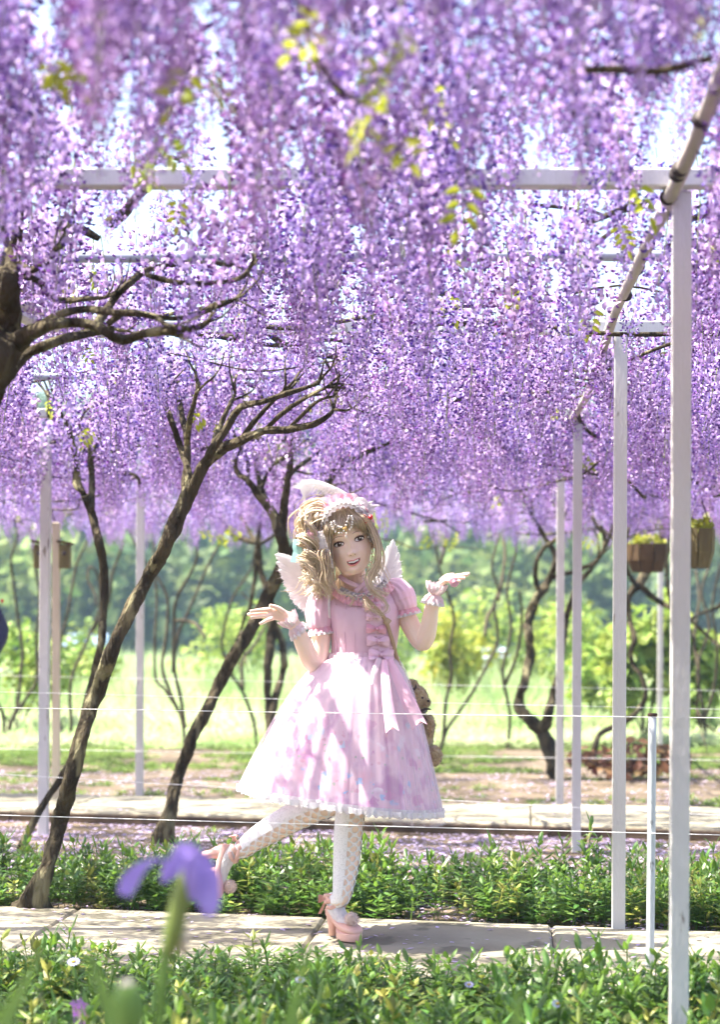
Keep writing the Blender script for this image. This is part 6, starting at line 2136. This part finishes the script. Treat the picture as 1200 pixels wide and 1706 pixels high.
# ------------------------------------------------------------------ toy bear bag at her side
bear = empty('toy_bear_bag', PW(704, 1285, .12), 'curly tan toy bear bag with a dark ribbon, hanging behind the skirt', 'toy bear')
def fuzz(mb, c, r, n, sd_, ln=.006):
    qq = random.Random(sd_)
    for i in range(n):
        d = Vector((qq.gauss(0, 1), qq.gauss(0, 1), qq.gauss(0, 1))).normalized()
        p = c + Vector((d.x * r[0], d.y * r[1], d.z * r[2])) * .97
        t = d.orthogonal().normalized() * .0022
        mb.add([p - t, p + t, p + d * ln * qq.uniform(.6, 1.4) + t * qq.uniform(-2, 2)], [(0, 1, 2)])
db = .12
def bp(name, px, py, d, rx_, ry_, rz_, amp=.06, fz=500):
    mb = MB(); c = PW(px + 6, py, db + d); r = (rx_ * KM, ry_ * KM, rz_ * KM)
    mb.ell(c, (r[0], 0, 0), (0, r[1], 0), (0, 0, r[2]), 28, 18, amp=amp, seed=px, freq=2.5)
    fuzz(mb, c, r, fz, int(px)); return mb.build(name, m_bear, bear)
bp('body', 694, 1230, 0, 25, 24, 44, .05, 1200)
hb_ = bp('head', 688, 1166, -.01, 22, 22, 24, .05, 900)
mb = MB(); c = PW(710, 1172, db - .03); mb.ell(c, (9 * KM, 0, 0), (0, 10 * KM, 0), (0, 0, 8.5 * KM), 16, 10, amp=.05); fuzz(mb, c, (9 * KM, 10 * KM, 8.5 * KM), 250, 3); mb.build('muzzle', m_bear, hb_)
mb = MB(); c = PW(688, 1143, db); mb.ell(c, (11 * KM, 0, 0), (0, 6 * KM, 0), (0, 0, 10 * KM), 16, 10, amp=.08); fuzz(mb, c, (11 * KM, 6 * KM, 10 * KM), 250, 4); mb.build('ear', m_bear, hb_)
mb = MB(); mb.ball(PW(705.5, 1163.5, db - .058), .0042, 10, 8); mb.build('eye', m_choc, hb_)
mb = MB(); mb.ell(PW(715.5, 1169, db - .05), (.006, 0, 0), (0, .005, 0), (0, 0, .0045), 10, 8); mb.build('nose', m_choc, hb_)
bp('arm', 712, 1212, -.03, 9, 10, 20, .06, 300)
bp('foot', 718, 1262, -.02, 15, 18, 18, .06, 600)
bp('foot', 690, 1275, -.02, 14, 18, 16, .06, 400)
rb = MB()
rb.tube([PW(676, 1178, db - .05), PW(690, 1186, db - .065), PW(704, 1188, db - .05), PW(712, 1184, db)], .010, n=8, sub=4, flat=(.4, 1), up=(0, 1, 0))
rb.tube([PW(700, 1187, db - .06), PW(708, 1183, db - .065), PW(714, 1182, db - .065), PW(720, 1183.5, db - .06)], [.004, .006, .005, .001], n=6, sub=3, flat=(.4, 1))
rb.tube([PW(698, 1188, db - .06), PW(706, 1194, db - .065), PW(714, 1202, db - .06)], [.005, .004, .0008], n=6, sub=3)
rb.tube([PW(684, 1178, db - .05), PW(687, 1160, db - .055), PW(690, 1150, db - .05), PW(694, 1146, db - .05), PW(693, 1140, db - .05)], [.006, .004, .006, .005, .001], n=6, sub=4, flat=(.4, 1))
rb.build('neck_ribbon', m_choc, bear)
sb = MB(); sp2 = [front(606, 994, .02), front(622, 1010, .024), front(640, 1030, .022), front(650, 1056, .02), front(657, 1080, .014), PW(664, 1105, -.02), PW(676, 1130, .05), PW(686, 1150, .10)]
sb.tube(sp2, .0075, n=8, sub=5, flat=(.35, 1), up=(0, 1, 0)); sto = sb.build('strap', m_strap, bear)
mb = MB(); mb.box(front(645, 1036, .028), .022, .005, .026, (.8, 0, -.6), (0, 1, 0), (.6, 0, .8), bev=.002); mb.build('buckle', m_strap, sto)

# ------------------------------------------------------------------ someone standing just past the left edge
m_navy = mat('navy_jacket', (.02, .025, .06), (.03, .035, .08), scale=8, rough=.7)
m_jean = mat('dark_trousers', (.03, .03, .04), rough=.8)
m_skin2 = mat('skin_plain', (.5, .33, .25), rough=.55)
m_hair2 = mat('dark_hair', (.03, .025, .022), rough=.5)
Yp = 12.4; kp = Yp / F
pp = empty('person', (U(-62, 1060, Yp).x, Yp, GZ), 'person in a navy jacket mostly hidden past the left edge', 'person')
cx = pp.location.x
bm_ = MB()
bm_.tube([(cx, Yp, .85), (cx, Yp, 1.1), (cx + .01, Yp, 1.35), (cx, Yp, 1.43)], [.15, .16, .17, .07], n=16, sub=4, flat=(.7, 1), up=(0, 1, 0))
bm_.tube([(cx, Yp, 1.38), (cx, Yp - .01, 1.5)], [.055, .05], n=12, sub=1)
bm_.ell((cx, Yp - .01, 1.60), (.075, 0, 0), (0, .095, 0), (0, 0, .115), 20, 14)
for s in (-1, 1):
    bm_.tube([(cx + s * .08, Yp, .9), (cx + s * .09, Yp, .48), (cx + s * .09, Yp + .02, GZ + .08)], [.085, .06, .042], n=12, sub=4)
    bm_.tube([(cx + s * .09, Yp + .04, GZ + .04), (cx + s * .10, Yp - .14, GZ + .035)], [.04, .035], n=10, sub=2)
    hx = .255 if s > 0 else -.2
    bm_.tube([(cx + s * .16, Yp, 1.38), (cx + s * .215, Yp, 1.25), (cx + hx, Yp, 1.14), (cx + s * .20, Yp - .12, .99), (cx + s * .14, Yp - .16, .94)], [.055, .05, .042, .036, .03], n=12, sub=4)
    bm_.ell((cx + s * .13, Yp - .17, .92), (.03, 0, 0), (0, .02, 0), (0, 0, .045), 10, 8)
ob2 = bm_.build('body', m_skin2, pp)
md = ob2.modifiers.new('weld', 'REMESH'); md.mode = 'VOXEL'; md.voxel_size = .009; md.use_smooth_shade = True
me3 = bpy.data.meshes.new_from_object(ob2.evaluated_get(bpy.context.evaluated_depsgraph_get())); ob2.modifiers.clear(); ob2.data = me3
if not me3.materials: me3.materials.append(m_skin2)
jk = MB()
jk.tube([(cx, Yp, .84), (cx, Yp, 1.1), (cx + .01, Yp, 1.35), (cx, Yp, 1.44)], [.175, .18, .19, .09], n=20, sub=4, flat=(.72, 1), up=(0, 1, 0), cap=False)
for s in (-1, 1):
    hx = .255 if s > 0 else -.2
    jk.tube([(cx + s * .15, Yp, 1.39), (cx + s * .215, Yp, 1.25), (cx + hx, Yp, 1.14), (cx + s * .20, Yp - .12, .99), (cx + s * .16, Yp - .15, .95)], [.07, .066, .062, .052, .045], n=14, sub=4, bump=.15, seed=s)
jko = jk.build('jacket', m_navy, pp)
mb = MB(); mb.ell(U(3, 1001, Yp - .07), (.012, 0, 0), (0, .006, 0), (0, 0, .014), 8, 6); mb.build('red_badge', m_red, jko)
tj = MB()
for s in (-1, 1): tj.tube([(cx + s * .08, Yp, .92), (cx + s * .09, Yp, .48), (cx + s * .09, Yp + .02, GZ + .08)], [.10, .075, .06], n=14, sub=4)
tj.build('trousers', m_jean, pp)
mb = MB(); mb.ell((cx, Yp + .005, 1.635), (.085, 0, 0), (0, .10, 0), (0, 0, .10), 18, 12, amp=.1); mb.build('hair', m_hair2, pp)

# ------------------------------------------------------------------ air between the garden and the hills
HAZE = .0014
m_haze = bpy.data.materials.new('haze_air'); m_haze.use_nodes = True
nt_ = m_haze.node_tree
nt_.nodes.remove(nt_.nodes['Principled BSDF'])
pv = nt_.nodes.new('ShaderNodeVolumePrincipled')
pv.inputs['Color'].default_value = (.50, .74, 1, 1)
pv.inputs['Density'].default_value = HAZE
nt_.links.new(pv.outputs[0], nt_.nodes['Material Output'].inputs['Volume'])
mb = MB(); mb.box((0, 150, 23.9), 620, 440, 50)
hz = mb.build('haze', m_haze, smooth=False)
tagset(hz, kind='stuff')
